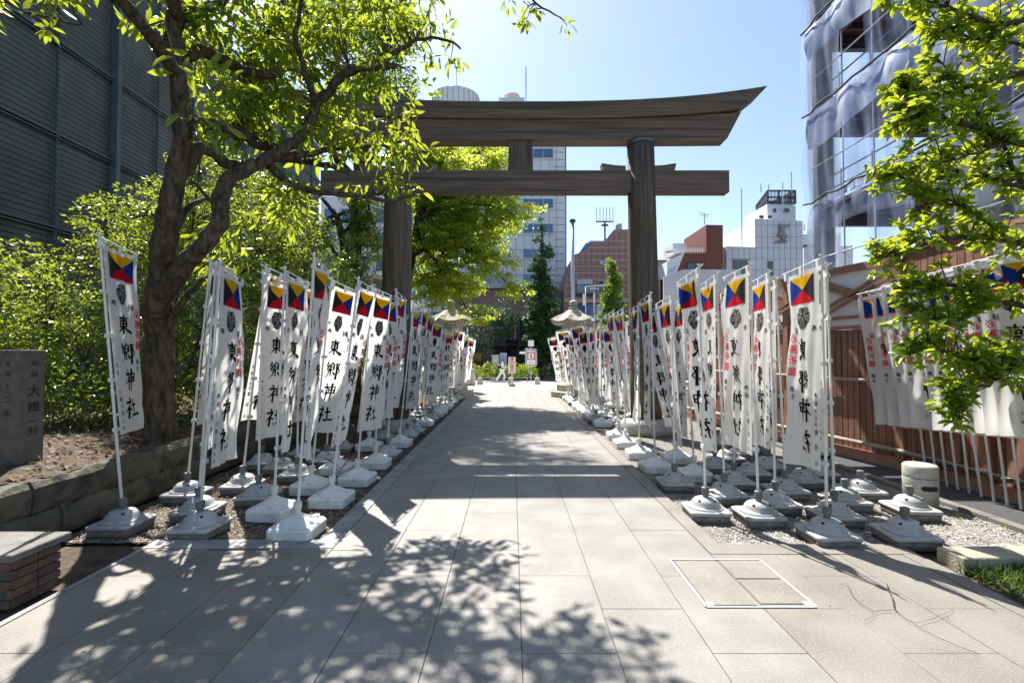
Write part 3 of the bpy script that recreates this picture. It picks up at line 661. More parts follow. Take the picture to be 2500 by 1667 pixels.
# (x, y, dark base, pole top px, top py, crossbar end px, cloth, what singles it out)  [picture at 2352 wide]
GL = 'shrine banners planted along the left side of the path'
GR = 'shrine banners planted along the right side of the path'
NEAR = [
 (-3.90, 4.89, 1, 228, 537, 314, 0, 'flat hanging shrine banner on a tilted pole, alone before the left tree trunk'),
 (-3.07, 4.81, 1, 507, 600, 543, 2, 'narrow shrine banner right of the left tree, written date running down its edge'),
 (-3.41, 5.31, 1, 496, 603, 520, 3, 'shrine banner almost edge on, second pole of the group right of the left tree'),
 (-3.95, 5.93, 1, 484, 595, 505, 6, 'edge on shrine banner on the grey base nearest the stone wall, behind that group'),
 (-3.48, 6.30, 1, 612, 608, 680, 5, 'shrine banner with its lower hem pulled to a point, leftmost of the dense left cluster'),
 (-3.03, 5.83, 1, 604, 622, 672, 4, 'shrine banner half hidden behind the front white based ones of the left cluster'),
 (-2.60, 5.34, 0, 655, 614, 712, 1, 'shrine banner on the second nearest white pyramid base of the left bed'),
 (-2.10, 4.78, 0, 722, 582, 758, 7, 'tallest left shrine banner, on the nearest white pyramid base, cloth blown to a narrow strip'),
 (-2.59, 6.30, 0, 762, 637, 826, 5, 'broad pale shrine banner behind the tallest left one, crest fully visible'),
 (-2.13, 5.78, 0, 824, 637, 868, 0, 'wide shrine banner facing the path with all four black characters readable, left side'),
 (-2.12, 6.69, 0, 856, 655, 900, 4, 'shrine banner with bright red characters just behind the wide readable one on the left'),
 (-2.14, 7.64, 0, 870, 671, 918, 2, 'shrine banner at the left torii pillar on the fourth white base beside the kerb'),
 (-3.03, 6.87, 1, 690, 640, 742, 3, 'shrine banner in deep shade in the middle of the left cluster'),
 (-2.96, 7.76, 1, 776, 660, 822, 6, 'shrine banner behind the broad pale one, on a grey base under the cloths'),
 (-2.61, 7.28, 0, 800, 660, 850, 1, 'shrine banner on the white base with the black cable looped over it'),
 (-2.12, 8.30, 1, 910, 664, 936, 5, 'shrine banner on the first grey domed base beside the left kerb'),
 (-2.65, 9.03, 0, 884, 690, 920, 3, 'shrine banner on the white base of the second row near the left torii pillar'),
 (-2.16, 9.36, 0, 950, 698, 966, 4, 'shrine banner on the white base just before the left torii pillar'),
 (-2.60, 9.84, 1, 905, 706, 940, 2, 'shrine banner on a grey base almost touching the left torii plinth'),
 (-2.17, 10.1, 1, 973, 700, 989, 6, 'slim shrine banner beside the left torii pillar, second last before it'),
 (-2.15, 10.7, 1, 985, 712, 1000, 1, 'slim shrine banner directly in front of the left torii plinth'),
 (2.98, 4.62, 1, 1886, 586, 1799, 1, 'nearest right shrine banner, wide signal flag lit from behind, cloth twisted to the left'),
 (3.40, 5.15, 1, 1899, 604, 1862, 6, 'shrine banner hidden edge on behind the nearest right one, its pole just to the right'),
 (2.60, 5.15, 1, 1722, 602, 1660, 0, 'wide shrine banner seen from behind with mirrored black characters, right side'),
 (2.10, 5.30, 1, 1605, 608, 1555, 7, 'shrine banner on the grey base nearest the right kerb, cloth folded to a narrow strip'),
 (2.57, 5.90, 1, 1645, 624, 1600, 2, 'shrine banner with bright red mirrored characters between the two nearest right poles'),
 (2.99, 5.54, 1, 1766, 620, 1722, 1, 'pale sunlit shrine banner right of the wide mirrored one'),
 (3.40, 6.07, 1, 1782, 636, 1748, 6, 'shrine banner in front of the white braced panel, behind the pale sunlit one'),
 (2.17, 7.39, 0, 1494, 671, 1467, 2, 'grey looking shrine banner standing in front of the right torii pillar'),
 (2.14, 6.42, 1, 1543, 672, 1505, 4, 'shrine banner just right of the right torii pillar on the first grey base'),
 (2.58, 6.90, 0, 1570, 676, 1546, 0, 'shrine banner with blue and yellow corner behind the first grey based one on the right'),
 (2.18, 8.34, 0, 1466, 696, 1446, 3, 'shrine banner left of the right torii pillar, second white base from the pillar'),
 (2.17, 9.29, 0, 1431, 705, 1410, 2, 'shrine banner with full column of mirrored characters left of the right torii pillar'),
 (2.20, 10.15, 0, 1409, 711, 1390, 5, 'shrine banner on the white base beside the right torii plinth'),
 (2.69, 7.98, 0, 1506, 702, 1478, 6, 'slim shrine banner showing straps like a ladder at the right torii pillar'),
 (2.95, 6.48, 1, 1690, 650, 1655, 4, 'shrine banner deep in the right cluster under the wide mirrored one'),
 (3.42, 6.95, 1, 1718, 668, 1686, 3, 'shrine banner in the back row of the right cluster before the plank fence'),
 (3.06, 7.35, 1, 1630, 672, 1596, 5, 'shrine banner in the middle row of the right cluster, cloth partly lit'),
]
for (x, y, dark, tx, ty, ex, var, lab) in NEAR:
    side = -1 if x < 0 else 1
    T = dt(tx, ty, y+.0); d = T-Vector((x, y, ZB)); L = d.length
    phi = solve_phi(T, ex, side)
    banner(x, y, dark, L, d.normalized(), phi, var, lab, GL if side < 0 else GR, droop=rnd.uniform(.05, .12))
NUM = ['first', 'second', 'third', 'fourth', 'fifth', 'sixth', 'seventh', 'eighth', 'ninth', 'tenth', 'eleventh', 'twelfth', 'thirteenth', 'fourteenth', 'fifteenth', 'sixteenth', 'seventeenth', 'eighteenth', 'nineteenth', 'twentieth', '21st', '22nd', '23rd', '24th', '25th', '26th', '27th', '28th']
cnt = {}
def far_row(x, y0, y1, dy, side, dark_p, rowname):
    y = y0; k = 0
    while y < y1:
        dk = rnd.random() < dark_p
        L = rnd.uniform(2.25, 2.52); lx = (-side)*rnd.uniform(.0, .07)
        lean = Vector((lx, rnd.uniform(-.03, .03), 1)).normalized()
        a = R(rnd.uniform(68, 92)) if rnd.random() < .8 else R(rnd.uniform(35, 60))
        phi = a if side < 0 else math.pi-a
        banner(x+rnd.uniform(-.05, .05), y, dk, L, lean, phi, rnd.randrange(12),
               f'shrine banner beyond the torii, {NUM[k]} from the gate in the {rowname}', GL if side < 0 else GR, full=False)
        y += dy*rnd.uniform(.85, 1.2); k += 1
far_row(-2.15, 12.0, 22.6, .62, -1, .35, 'left kerb row')
far_row(-2.62, 12.3, 22.4, .95, -1, .5, 'left outer row')
far_row(2.18, 11.9, 22.8, .60, 1, .2, 'right kerb row')
far_row(2.66, 12.2, 22.5, .80, 1, .4, 'right middle row')
far_row(3.25, 12.0, 20.5, 1.3, 1, .6, 'right outer row')
GB = 'grey domed banner bases left without a pole'
for (x, y, lab) in ((3.85, 5.64, 'empty grey domed banner base right behind the nearest pair of right poles'), (4.32, 6.04, 'empty grey domed banner base in shade near the kerb line on the right'),
                    (4.36, 5.35, 'empty grey domed banner base standing before the nearer granite bollard'), (3.70, 4.60, 'nearest empty grey domed banner base, beside the long stone block'),
                    (3.92, 6.55, 'empty grey domed banner base in the shade third row back on the right'), (4.34, 6.92, 'empty grey domed banner base next to the farther granite bollard'),
                    (3.93, 8.34, 'empty grey domed banner base far back between the right cluster and the kerb line'), (3.5, 7.9, 'empty grey domed banner base behind the right cluster, left of the farthest one'), (3.85, 7.35, 'empty grey domed banner base behind the sunlit pale banner'),
                    (3.9, 9.2, 'farthest empty grey domed banner base on the right bed'), (-3.9, 7.6, 'empty grey domed banner base against the stone wall behind the left cluster'), (-3.45, 7.3, 'empty grey domed banner base in shade behind the left cluster'),
                    (-3.55, 8.3, 'empty grey domed banner base far back along the left stone wall'), (-3.1, 8.8, 'empty grey domed banner base in the dark behind the broad pale banner')):
    banner(x, y, 1, 0, None, 0, 0, lab, GB, haspole=False, name='banner_base')
# banners leaning along the plank fence, far right
GF = 'shrine banners tied side by side along the plank fence'
FLAB = ['leftmost of the fence banners, a bare white edge against the brown planks', 'second fence banner from the left, mostly behind the first', 'third fence banner from the left, red characters half covered',
        'fourth fence banner from the left, folded narrow', 'fence banner in the middle of the fan with a complete red column', 'sixth fence banner from the left, bluish cloth', 'seventh fence banner from the left under the leafy twigs',
        'eighth fence banner from the left behind the leafy branch', 'ninth fence banner from the left, long white hem', 'tenth fence banner from the left near the picture edge', 'rightmost fence banner with a large yellow and blue corner', 'last but three of the fence banners, cut by the right picture edge', 'third from last fence banner, only its trailing edge in view', 'second from last fence banner, only its trailing edge in view', 'very last fence banner outside the right picture edge']
for k in range(14):
    y = 6.74-k*.155; x = 5.74
    lean = Vector((-.105+rnd.uniform(-.008, .008), rnd.uniform(-.01, .01), 1)).normalized()
    banner(x, y, 1, 2.74+k*.012, lean, R(106+rnd.uniform(-.6, .6)), [0, 0, 2, 0, 0, 2, 0, 0, 0, 2, 0, 0, 0, 2, 0][k], 'shrine banner, '+FLAB[k], GF, droop=.03, base=False, ybase=.0)
# black cable over the left bases
m = MB(); m.tube([at(820, 1130, 7.3)+Vector((0, 0, 0)), (-2.75, 7.2, .2), (-2.55, 7.0, .17), (-2.4, 6.85, .14), (-2.35, 7.1, .24), (-2.3, 7.4, .3)], .007, 5)
tag(m.build('cable', 'rope', None, True), 'thin black cable looped over the white bases on the left', 'cable')

# pillar inscription
def carve(parent, chars, face, x, z0, dz, s):
    m = MB()
    for k, ch in enumerate(chars):
        sz = s[k] if hasattr(s, '__len__') else s
        put_char(m, ch, x, z0[k] if hasattr(z0, '__len__') else z0-k*dz, sz, False)
    o = m.build('inscription', 'engraving', parent)
    if face == 'front': o.location = (0, -.1275, 0)
    else: o.rotation_euler = (0, 0, -math.pi/2); o.location = (-.1275, 0, 0)
carve(pil, '奉納大幟一対', 'front', 0.02, [1.08, .97, .80, .63, .48, .38], 0, [.07, .07, .13, .12, .10, .10])
carve(pil, '宮司十二年', 'left', 0.0, [1.08, .98, .85, .72, .58], 0, [.06, .06, .07, .08, .08])
# ================================================================= FENCE AND SITE ON THE RIGHT
fen = empty('plank_fence', (5.87, 7.3, 0), label='brown vertical plank fence with white braced panels above, along the right side', cat='fence')
def wp(mb, name, m_, smooth=False): return world_part(mb, name, m_, fen, smooth)
A = Vector((5.87, 7.3, 0)); B = Vector((4.85, 12.95, 0)); d1 = (B-A).normalized(); n1 = Vector((d1.y, -d1.x, 0)); n1 = -n1 if n1.x > 0 else n1
a1 = math.atan2(d1.y, d1.x)
plm = MB(); plm.box((0, 0, 1.16), (.099, .022, 1.98), bev=.0); plk = plm.mesh('plank', 'plank')
plm = MB(); plm.box((0, 0, 1.72), (.099, .022, 3.1)); plk2 = plm.mesh('plank', 'plank')
s = .10
while s < 5.95:
    p = A+d1*s; o = ob('plank', plk, fen); o.location = p-A+n1*rnd.uniform(-.003, .003); o.rotation_euler = (0, 0, a1); s += .1125
d2 = Vector((.012, -1, 0)).normalized(); a2 = math.atan2(d2.y, d2.x); s = .10
while s < 4.6:
    p = d2*s; o = ob('plank', plk2 if s < 1.25 else plk, fen); o.location = p+Vector((rnd.uniform(-.003, .003), 0, 0)); o.rotation_euler = (0, 0, a2); s += .1125
# backing, posts, rails, panels
m = MB(); m.box(A+d1*3+Vector((0, 0, 1.1))-n1*.03, (6, .02, 2.0), a1); m.box(A+d2*2.3+Vector((.05, 0, 1.1)), (4.6, .02, 2.0), a2); wp(m, 'backing', 'brown_frame')
for p, h in ((A, 3.3), (A+d2*1.3, 3.3), (A+d1*2.3, 3.2), (A+d1*4.4, 3.2), (B, 3.2)):
    m = MB(); m.box(p+Vector((-.01, 0, h/2)), (.12, .12, h), a1); wp(m, 'post', 'timber')
for z, h, off in ((.10, .16, .03), (2.19, .06, .025), (2.36, .05, .03), (3.18, .12, .03)):
    m = MB(); m.box(A+d1*3.0+n1*off+Vector((0, 0, z)), (6.0, .05, h), a1); wp(m, 'rail', 'timber')
for z, h in ((.10, .16), (2.19, .06)):
    m = MB(); m.box(A+d2*2.4+Vector((-.035, 0, z)), (4.6, .05, h), a2); wp(m, 'rail', 'timber')
m = MB(); m.box(A+d2*.65+Vector((-.02, 0, 3.32)), (1.35, .08, .08), a2); wp(m, 'rail', 'timber')
m = MB(); m.box(A+d1*3+Vector((0, 0, 2.70)), (5.9, .02, .95), a1); wp(m, 'white_panel', 'white_panel')
m = MB(); m.box(A+d2*3.0+Vector((.02, 0, 2.75)), (3.2, .02, 1.05), a2); wp(m, 'white_panel', 'white_panel')
m = MB(); m.box(A+d2*3.0+Vector((-.01, 0, 3.28)), (3.2, .08, .06), a2); wp(m, 'rail', 'timber')
def strut2(p, q, w=.05):
    m = MB(); dd = q-p; L = dd.length; mid = (p+q)/2
    up = math.atan2(dd.z, math.hypot(dd.x, dd.y)); m.box(mid, (L, .04, w), math.atan2(dd.y, dd.x), ry=-up); wp(m, 'brace', 'timber')
for s0, s1 in ((.1, 1.35), (1.5, 2.75), (2.9, 4.1), (4.25, 5.6)):
    for dz in (0, .10):
        p0 = A+d1*s0+n1*.045; p1 = A+d1*s1+n1*.045; up = Vector((0, 0, 1))
        strut2(p0+up*(2.42+dz), p1+up*(2.92+dz)); strut2(p0+up*(2.92+dz)+n1*.042, p1+up*(2.42+dz)+n1*.042)
for z, r_ in ((1.32, .028), (.30, .035)):
    m = MB(); m.tube([A+d1*5.9+n1*.09+Vector((0, 0, z)), A+d1*3+n1*.09+Vector((0, 0, z+.01)), A+n1*.09+Vector((0, 0, z)), A+d2*2+Vector((-.1, 0, z-.02)), A+d2*4.6+Vector((-.1, 0, z-.03))], r_, 7); wp(m, 'bamboo_rail', 'rail_wood', True)
for k in range(12):
    y = 6.74-k*.155-.02; m = MB(); m.lathe([(.045, -.02), (.045, .02)], 8, (5.77, y, .28)); wp(m, 'binding', 'rope')

# granite bollards (ash bins), stone block, verge
def bollard(x, y, lab):
    r_ = empty('granite_bollard', (x, y, -.03), R(-20), lab, 'bollard', 'granite cylinders along the gravel bed')
    m = MB(); m.lathe([(.165, 0), (.17, .33), (.168, .336)], 28); m.build('body', 'granite', r_, True)
    m = MB(); m.lathe([(.160, .334), (.160, .345)], 28); m.build('groove', 'hole', r_)
    m = MB(); m.lathe([(.168, .343), (.17, .35), (.17, .465), (.155, .485), (.0, .487)], 28); m.build('lid', 'granite', r_, True)
    m = MB(); rs = []
    for k in range(9):
        a = R(-108+k*8); w = .028 if 0 < k < 8 else .012
        rs.append([(.1715*math.cos(a), .1715*math.sin(a), .235-w), (.1715*math.cos(a), .1715*math.sin(a), .235+w), (.15*math.cos(a), .15*math.sin(a), .235+w), (.15*math.cos(a), .15*math.sin(a), .235-w)])
    m.rings(rs); m.build('slot', 'hole', r_)
bollard(4.79, 5.72, 'nearer speckled granite cylinder with a dark slot, beside the kerb line on the right')
bollard(4.70, 7.45, 'middle granite cylinder with a slot, half hidden behind banner bases on the right')
bollard(4.42, 8.65, 'farthest granite cylinder, grey drum behind the pale sunlit banner')
m = MB(); m.box((5.05, 4.06, .045), (2.9, .24, .15), R(1.5), bev=.008); tag(m.build('stone_block', 'stone_block'), 'long low rectangular stone block lying at the edge of the grass on the right', 'stone block')
# grass tufts
n = 11000; cx = np.concatenate([rng.uniform(3.62, 6, 170), rng.uniform(3.6, 5.2, 60)]); cy = np.concatenate([rng.uniform(1.5, 4.0, 170), rng.uniform(3.2, 3.95, 60)]); k = rng.integers(0, 230, n)
P = np.stack([cx[k]+rng.normal(0, .05, n), np.minimum(cy[k]+rng.normal(0, .05, n), 4.15), np.full(n, -.02)], -1); P = P[P[:, 0] > 3.58]; n = len(P)
D = np.stack([rng.normal(0, .6, n), rng.normal(0, .6, n), np.ones(n)], -1); N = rng.normal(0, 1, (n, 3)); V, F = leafgeo(P, N, D, .13, wid=.06, bend=.35)
tag(ob('grass', arrmesh('grass', V, F, 'grass')), kind='stuff')
n = 700; P = np.stack([rng.uniform(3.6, 8, n), rng.uniform(.6, 4.1, n), rng.uniform(-.015, .0, n)], -1); scatter_leaves('verge_litter', P, .05, 'litter', .4)
P = []; 
for _ in range(26): c = (rng.uniform(2, 5), 4.5+rng.random()**1.3*3); P += [(c[0]+rng.normal(0, .03), c[1]+rng.normal(0, .03), rng.uniform(-.02, .03)) for _ in range(14)]
scatter_leaves('weeds', np.array(P), .03, 'leaf_bright', .6)
for k_, (x, y, a) in enumerate(((2.62, 4.05, 40), (-2.5, 2.9, 10), (2.2, 3.4, 70), (-1.2, 3.55, -30), (-2.05, 4.32, 15))):
    V, F = leafgeo(np.array([[x, y, .006]]), np.array([[.1, .1, 1.]]), np.array([[math.cos(a), math.sin(a), 0]]), .055)
    tag(ob('fallen_leaf', arrmesh('fallen_leaf', V, F, 'litter' if k_ < 3 else 'leaf_bright')), ['small pale fallen leaf on the right paving before the gravel bed', 'bright fallen leaf lying alone on the lower left paving', 'tiny fallen leaf beside the inspection cover', 'small green fallen leaf in the tree shadow on the left paving', 'small green leaf on the kerb stones of the left bed'][k_], 'leaf')
# fallen twig
def gp(x, y, z=.008): p = at(x, y, 5); d = p-Vector((0, 0, CAM_H)); k_ = (z-CAM_H)/d.z; return Vector((d.x*k_, d.y*k_, z))
zz = lambda x, y: gp(1400+x/2.138, 1250+y/2.138)
def smooth2(p):
    o_ = [p[0]]
    for a, b in zip(p[:-1], p[1:]): o_ += [((a[0]+b[0])/2+rnd.uniform(-7, 7), (a[1]+b[1])/2+rnd.uniform(-4, 4)), b]
    return o_
m = MB()
for pts, r_ in (([(1638, 380), (1655, 430), (1668, 480), (1680, 512)], .006), ([(1680, 512), (1620, 515), (1560, 520), (1500, 480), (1450, 430), (1425, 375), (1385, 378)], .0028), ([(1680, 512), (1740, 565), (1830, 620), (1950, 680), (2120, 745)], .003), ([(1745, 570), (1800, 582), (1880, 560), (1950, 530), (1978, 500)], .002), ([(1940, 535), (1960, 560)], .0015), ([(1570, 520), (1560, 550), (1520, 568)], .002)):
    m.tube([zz(*p)+Vector((0, 0, .004+rnd.uniform(0, .006))) for p in smooth2(pts)], r_*.55, 5)
tag(m.build('fallen_twig', 'bark_dark', None, True), 'thin branching dead twig lying on the right paving', 'twig')

# construction building behind the fence
con = empty('construction_building', (12.6, 20, 0), label='tall open steel frame under construction draped with white and blue netting on the right', cat='building')
def cp(mb, name, m_, smooth=False): return world_part(mb, name, m_, con, smooth)
X0, YF, YN, X1 = 12.6, 20.0, 7.5, 20.5
levels = [0, 4.1, 7.75, 11.5, 15.1, 18.8]
for z in levels[1:]:
    m = MB(); m.box(((X0+X1)/2, (YF+YN)/2, z-.12), (X1-X0, YF-YN, .16)); cp(m, 'deck', 'site_deck')
    for x in (X0+.25, X1): m = MB(); m.box((x, (YF+YN)/2, z-.48), (.26, YF-YN, .56)); cp(m, 'girder', 'site_steel')
    m = MB(); m.box(((X0+X1)/2, YF-.15, z-.48), (X1-X0-.6, .26, .54)); cp(m, 'girder', 'site_steel')
    for k in range(8): m = MB(); m.box(((X0+X1)/2, YF-1-k*1.5, z-.33), (X1-X0-.6, .1, .24)); cp(m, 'joist', 'site_deck')
for x in (X0+.25, X1):
    for y in (YF-.2, 14.2, 8.2): m = MB(); m.box((x, y, 9.4), (.55 if x < 14 else .4, .5, 18.8)); cp(m, 'column', 'site_steel')
for z in levels[2:]:
    for h in (.5, 1.0): m = MB(); m.tube([(X0+.02, YF, z+h), (X0+.02, YN, z+h)], .03, 5); cp(m, 'guard_rail', 'rope')
    m = MB(); y = YF
    while y > YN: m.tube([(X0+.02, y, z-.1), (X0+.02, y, z+1.1)], .025, 5); y -= 1.6
    cp(m, 'rail_post', 'rope')
m = None
for i_ in range(9):
    yy = YF-.3-i_*1.55; m = MB(); m.tube([(X0-.06, yy, 4.2), (X0-.06, yy, 19)], .03, 6); cp(m, 'scaffold_pipe', 'metal_grey')
for z in (5.6, 9.4, 13.1, 16.6):
    m = MB(); m.tube([(X0-.10, YF, z), (X0-.10, YN, z)], .03, 6); cp(m, 'scaffold_pipe', 'metal_grey')
def drape(x, y0, y1, z0, z1, amp, name, m_, ny=60, nz=14, kind=1, seed=0, belly=.25, ax='Y', hem=0.):
    r_ = random.Random(seed); ph = [r_.uniform(0, 6) for _ in range(6)]; V = []; F = []
    for j in range(nz+1):
        v = j/nz
        for i in range(ny+1):
            u = i/ny; y = y0+(y1-y0)*u; L = abs(y1-y0)
            zz_ = z0+(z1-z0)*v + (hem*math.sin(u*L*1.1+ph[4])*(v) if hem else 0)
            d = amp*(math.sin(u*L*2.6+ph[0]+1.1*v)*.5+math.sin(u*L*5.3+ph[1]-1.7*v)*.3+math.sin(u*L*9.7+ph[2])*.2)*(.35+.65*math.sin(math.pi*v))+belly*math.sin(math.pi*v)*(.6+.4*math.sin(u*L*.9+ph[3]))
            V.append((x-d, y, zz_) if ax == 'Y' else (y, x-d, zz_))
    for j in range(nz):
        for i in range(ny): a = j*(ny+1)+i; F.append((a, a+1, a+ny+2, a+ny+1))
    b = MB(); b.v = V; b.f = F; b.m = [0]*len(F); return cp(b, name, m_, True)
for i in range(1, len(levels)):
    z = levels[i]
    if i > 1: drape(X0-.12, YF+.1, YN, z+.25, z-1.15, .14, 'wrapping_sheet', 'sheet_blue' if i != 2 else 'netting_thin', seed=i, belly=.1, hem=.16)
    if i > 1: m = MB(); m.tube([(X0-.3+.06*math.sin(k*1.7), YF+.3-(YF-YN)*k/24, z+.22+.05*math.sin(k*2.1+i)) for k in range(25)], .045, 5); cp(m, 'rope', 'rope', True)
for i in range(1, len(levels)-1):
    z0, z1 = levels[i+1]+.2, levels[i]+.3
    drape(X0-.12, YF+.15, YF-1.9, z0, z1, .16, 'net', 'netting', ny=40, seed=20+i, belly=.16)
    drape(X0-.16, YF-2.2-1.1*(i % 2), YF-5.2, z0, z1-.2, .16, 'net', 'netting_thin', ny=40, seed=30+i, belly=.2)
    drape(X0-.16, YF-6.0, YN, z0, z1-.2, .2, 'net', 'netting', ny=60, seed=40+i, belly=.25)
    drape(YF+.35, X0-.2, X0+2.4, z0, z1, .2, 'net', 'netting_thin', ny=30, seed=50+i, belly=-.3, ax='X')
m = MB(); y = 19.0
while y > 12: m.box((X0-.02, y, 7.95), (.05, .22, .28)); y -= .42
cp(m, 'safety_label', 'glass_pale')
m = MB(); m.box((X0+.6, 13.9, 9.4), (.5, .5, 19)); cp(m, 'duct', 'white_panel')
m = MB(); m.box((15.5, 12.0, 2.4), (3.5, 15.0, 4.6)); cp(m, 'ground_floor', 'white_panel')

# ================================================================= LEFT METAL CLAD BUILDING
SB = 1.2; zs = lambda z: 1.75+SB*(z-1.75)
lb = empty('clad_building', (-12, 5, 0), label='dark building clad in horizontal metal louvres on the left', cat='building')
def lp(mb, name, m_): return world_part(mb, name, m_, lb)
m = MB(); m.box((-16.06, 10.8, zs(12.4)/2), (8, 38.4, zs(12.4))); lp(m, 'wall', 'facade_dark')
slt = MB(); slt.rings([[(0, q, 0), (.03, q, .004), (.045, q, .125), (0, q, .140)] for q in (-19.1, 19.1)]); slt = slt.mesh('slat', 'slat_metal')
z = .3
while z < zs(12.5):
    ob('slat', slt, lb, (-.06, 5.8, z)); z += .15
for zq in (2.45, 4.5, 6.55, 8.6, 10.65, 12.62): m = MB(); m.box((-11.96, 10.8, zs(zq)), (.10, 38.4, .06)); m.box((-11.95, 10.8, zs(zq)-.1), (.08, 38.4, .03)); lp(m, 'floor_band', 'steel_blue')
k = 0; Yv = SB*(10.46-1.49*5)
while Yv < 30:
    if k % 3 == 0: m = MB(); m.box((-11.9, Yv+.03, zs(12.6)/2), (.22, .15, zs(12.6))); lp(m, 'mullion', 'steel_blue')
    else:
        m = MB(); m.box((-11.955, Yv, zs(12.5)/2), (.05, .03, zs(12.5))); zz_ = .3
        while zz_ < zs(12.5): m.box((-11.93, Yv, zz_+.07), (.09, .06, .05)); zz_ += .15
        lp(m, 'bracket_strip', 'steel_blue')
    k += 1; Yv += 1.49*SB

# ================================================================= STONE LANTERNS
def lantern(x, y, lab):
    r_ = empty('stone_lantern', (x, y, 0), R(8), lab, 'stone lantern', 'pair of tall stone lanterns flanking the path'); r_.scale = (.9, .9, .965)
    hexa = lambda pr, ph=0: (MB(), pr)
    m = MB(); m.lathe([(1.05, -.05), (1.05, .22), (.95, .25)], 6); m.lathe([(.80, .25), (.80, .5), (.62, .62)], 6); m.build('base', 'lantern_stone', r_)
    m = MB(); m.lathe([(.42, .6), (.36, .9), (.34, 1.3), (.44, 1.55)], 12); m.build('shaft', 'lantern_stone', r_)
    m = MB(); m.lathe([(.50, 1.55), (.78, 1.75), (.80, 1.9), (.70, 1.93)], 6); m.build('platform', 'lantern_stone', r_)
    m = MB(); m.lathe([(.56, 1.93), (.54, 3.02)], 6); fb = m.build('light_chamber', 'lantern_stone', r_)
    for k in range(6):
        a = R(30+60*k); c = Vector((math.cos(a), math.sin(a), 0))*.475
        M_ = Matrix.Translation(c+Vector((0, 0, 2.52)))@Matrix.Rotation(a+math.pi/2, 4, 'Z')
        f = MB(); f.box((0, 0, 0), (.30, .03, .44), M=M_); ff = f.build('window', 'paper', fb)
        f = MB()
        for q in (-.15, -.05, .05, .15): f.box((q, .0, 0), (.018, .06, .46), M=M_)
        for q in (-.22, -.07, .08, .22): f.box((0, .0, q), (.31, .055, .018), M=M_)
        f.build('lattice', 'dark_metal', fb)
    m = MB(); rs = []
    for t, (rad, z) in enumerate([(.66, 3.0), (.98, 3.03), (1.02, 3.06), (1.02, 3.17), (.78, 3.30), (.50, 3.47), (.30, 3.62), (.20, 3.68)]):
        ring = []
        for k in range(24):
            a = 2*math.pi*k/24; q = abs(((a/(math.pi/3)) % 1)-.5)*2      # 1 at the six corners
            ap = rad*math.cos(R(30))/math.cos(((a % (math.pi/3))-R(30))); up = .10*q**3 if rad > .6 else .04*q**3*rad
            ring.append((ap*(1+.03*q**4)*math.cos(a), ap*(1+.03*q**4)*math.sin(a), z+up))
        rs.append(ring)
    m.rings(rs); m.build('roof', 'lantern_stone', r_)
    m = MB(); m.lathe([(.20, 3.66), (.22, 3.76), (.13, 3.80), (.12, 3.84), (.19, 3.88), (.20, 3.96), (.15, 4.03), (.05, 4.08)], 12); m.build('finial', 'lantern_stone', r_, True)
lantern(2.52, 19.8, 'stone lantern with a curved roof and latticed window on the right side of the path')
lantern(-2.52, 19.8, 'stone lantern on the left side of the path, roof half covered by maple leaves')

# ================================================================= PLAZA THINGS
def stone_post(x, lab, Y=30.4):
    p = at(x, 938, Y); r_ = empty('stone_post', (p.x, Y, gz(Y)), 0, lab, 'stone post', 'short stone posts across the end of the path')
    m = MB(); m.rings([[(-.19, -.19, 0), (.19, -.19, 0), (.19, .19, 0), (-.19, .19, 0)], [(-.15, -.15, .26), (.15, -.15, .26), (.15, .15, .26), (-.15, .15, .26)], [(-.11, -.11, .29), (.11, -.11, .29), (.11, .11, .29), (-.11, .11, .29)]]); m.build('body', 'lantern_stone', r_)
    m = MB(); m.lathe([(.11, .29), (.15, .33), (.155, .39), (.11, .45), (.03, .48)], 12); m.build('cap', 'lantern_stone', r_, True)
stone_post(1172, 'left one of the short stone posts at the end of the path'); stone_post(1247, 'middle short stone post, behind the no smoking sign'); stone_post(1312, 'right one of the short stone posts, below the framed sign')
p = at(1147, 940, 28.5); m = MB(); m.lathe([(.42, -.1), (.43, .5), (.38, .85), (.22, 1.02), (.05, 1.06)], 12, (p.x, 28.5, gz(28.5)), sq=(.8, .6)); tag(m.build('boulder', 'lantern_stone', None, True), 'rounded upright boulder at the end of the left banner row', 'boulder')
# no smoking sign
p = at(1250, 943, 27); sg = empty('notice_sign', (p.x, 27, gz(27)), 0, 'cream sign with red vertical characters on a stone block at the end of the path', 'sign')
m = MB(); m.box((0, 0, .09), (.36, .3, .18), bev=.01); m.build('block', 'stone_block', sg)
m = MB(); m.tube([(0, 0, .15), (0, 0, 1.6)], .022, 8); m.build('pole', 'pole_white', sg)
m = MB(); m.box((0, -.035, 1.19), (.41, .025, .92)); bd = m.build('board', 'sign_cream', sg)
m = MB()
for k_, ch in enumerate('境内禁煙'): put_char(m, ch, .0, 1.51-k_*.215, .215, False)
for v_ in range(len(m.v)): m.v[v_] = (m.v[v_][0], -.051, m.v[v_][2])
m.build('lettering', 'sign_red', bd)
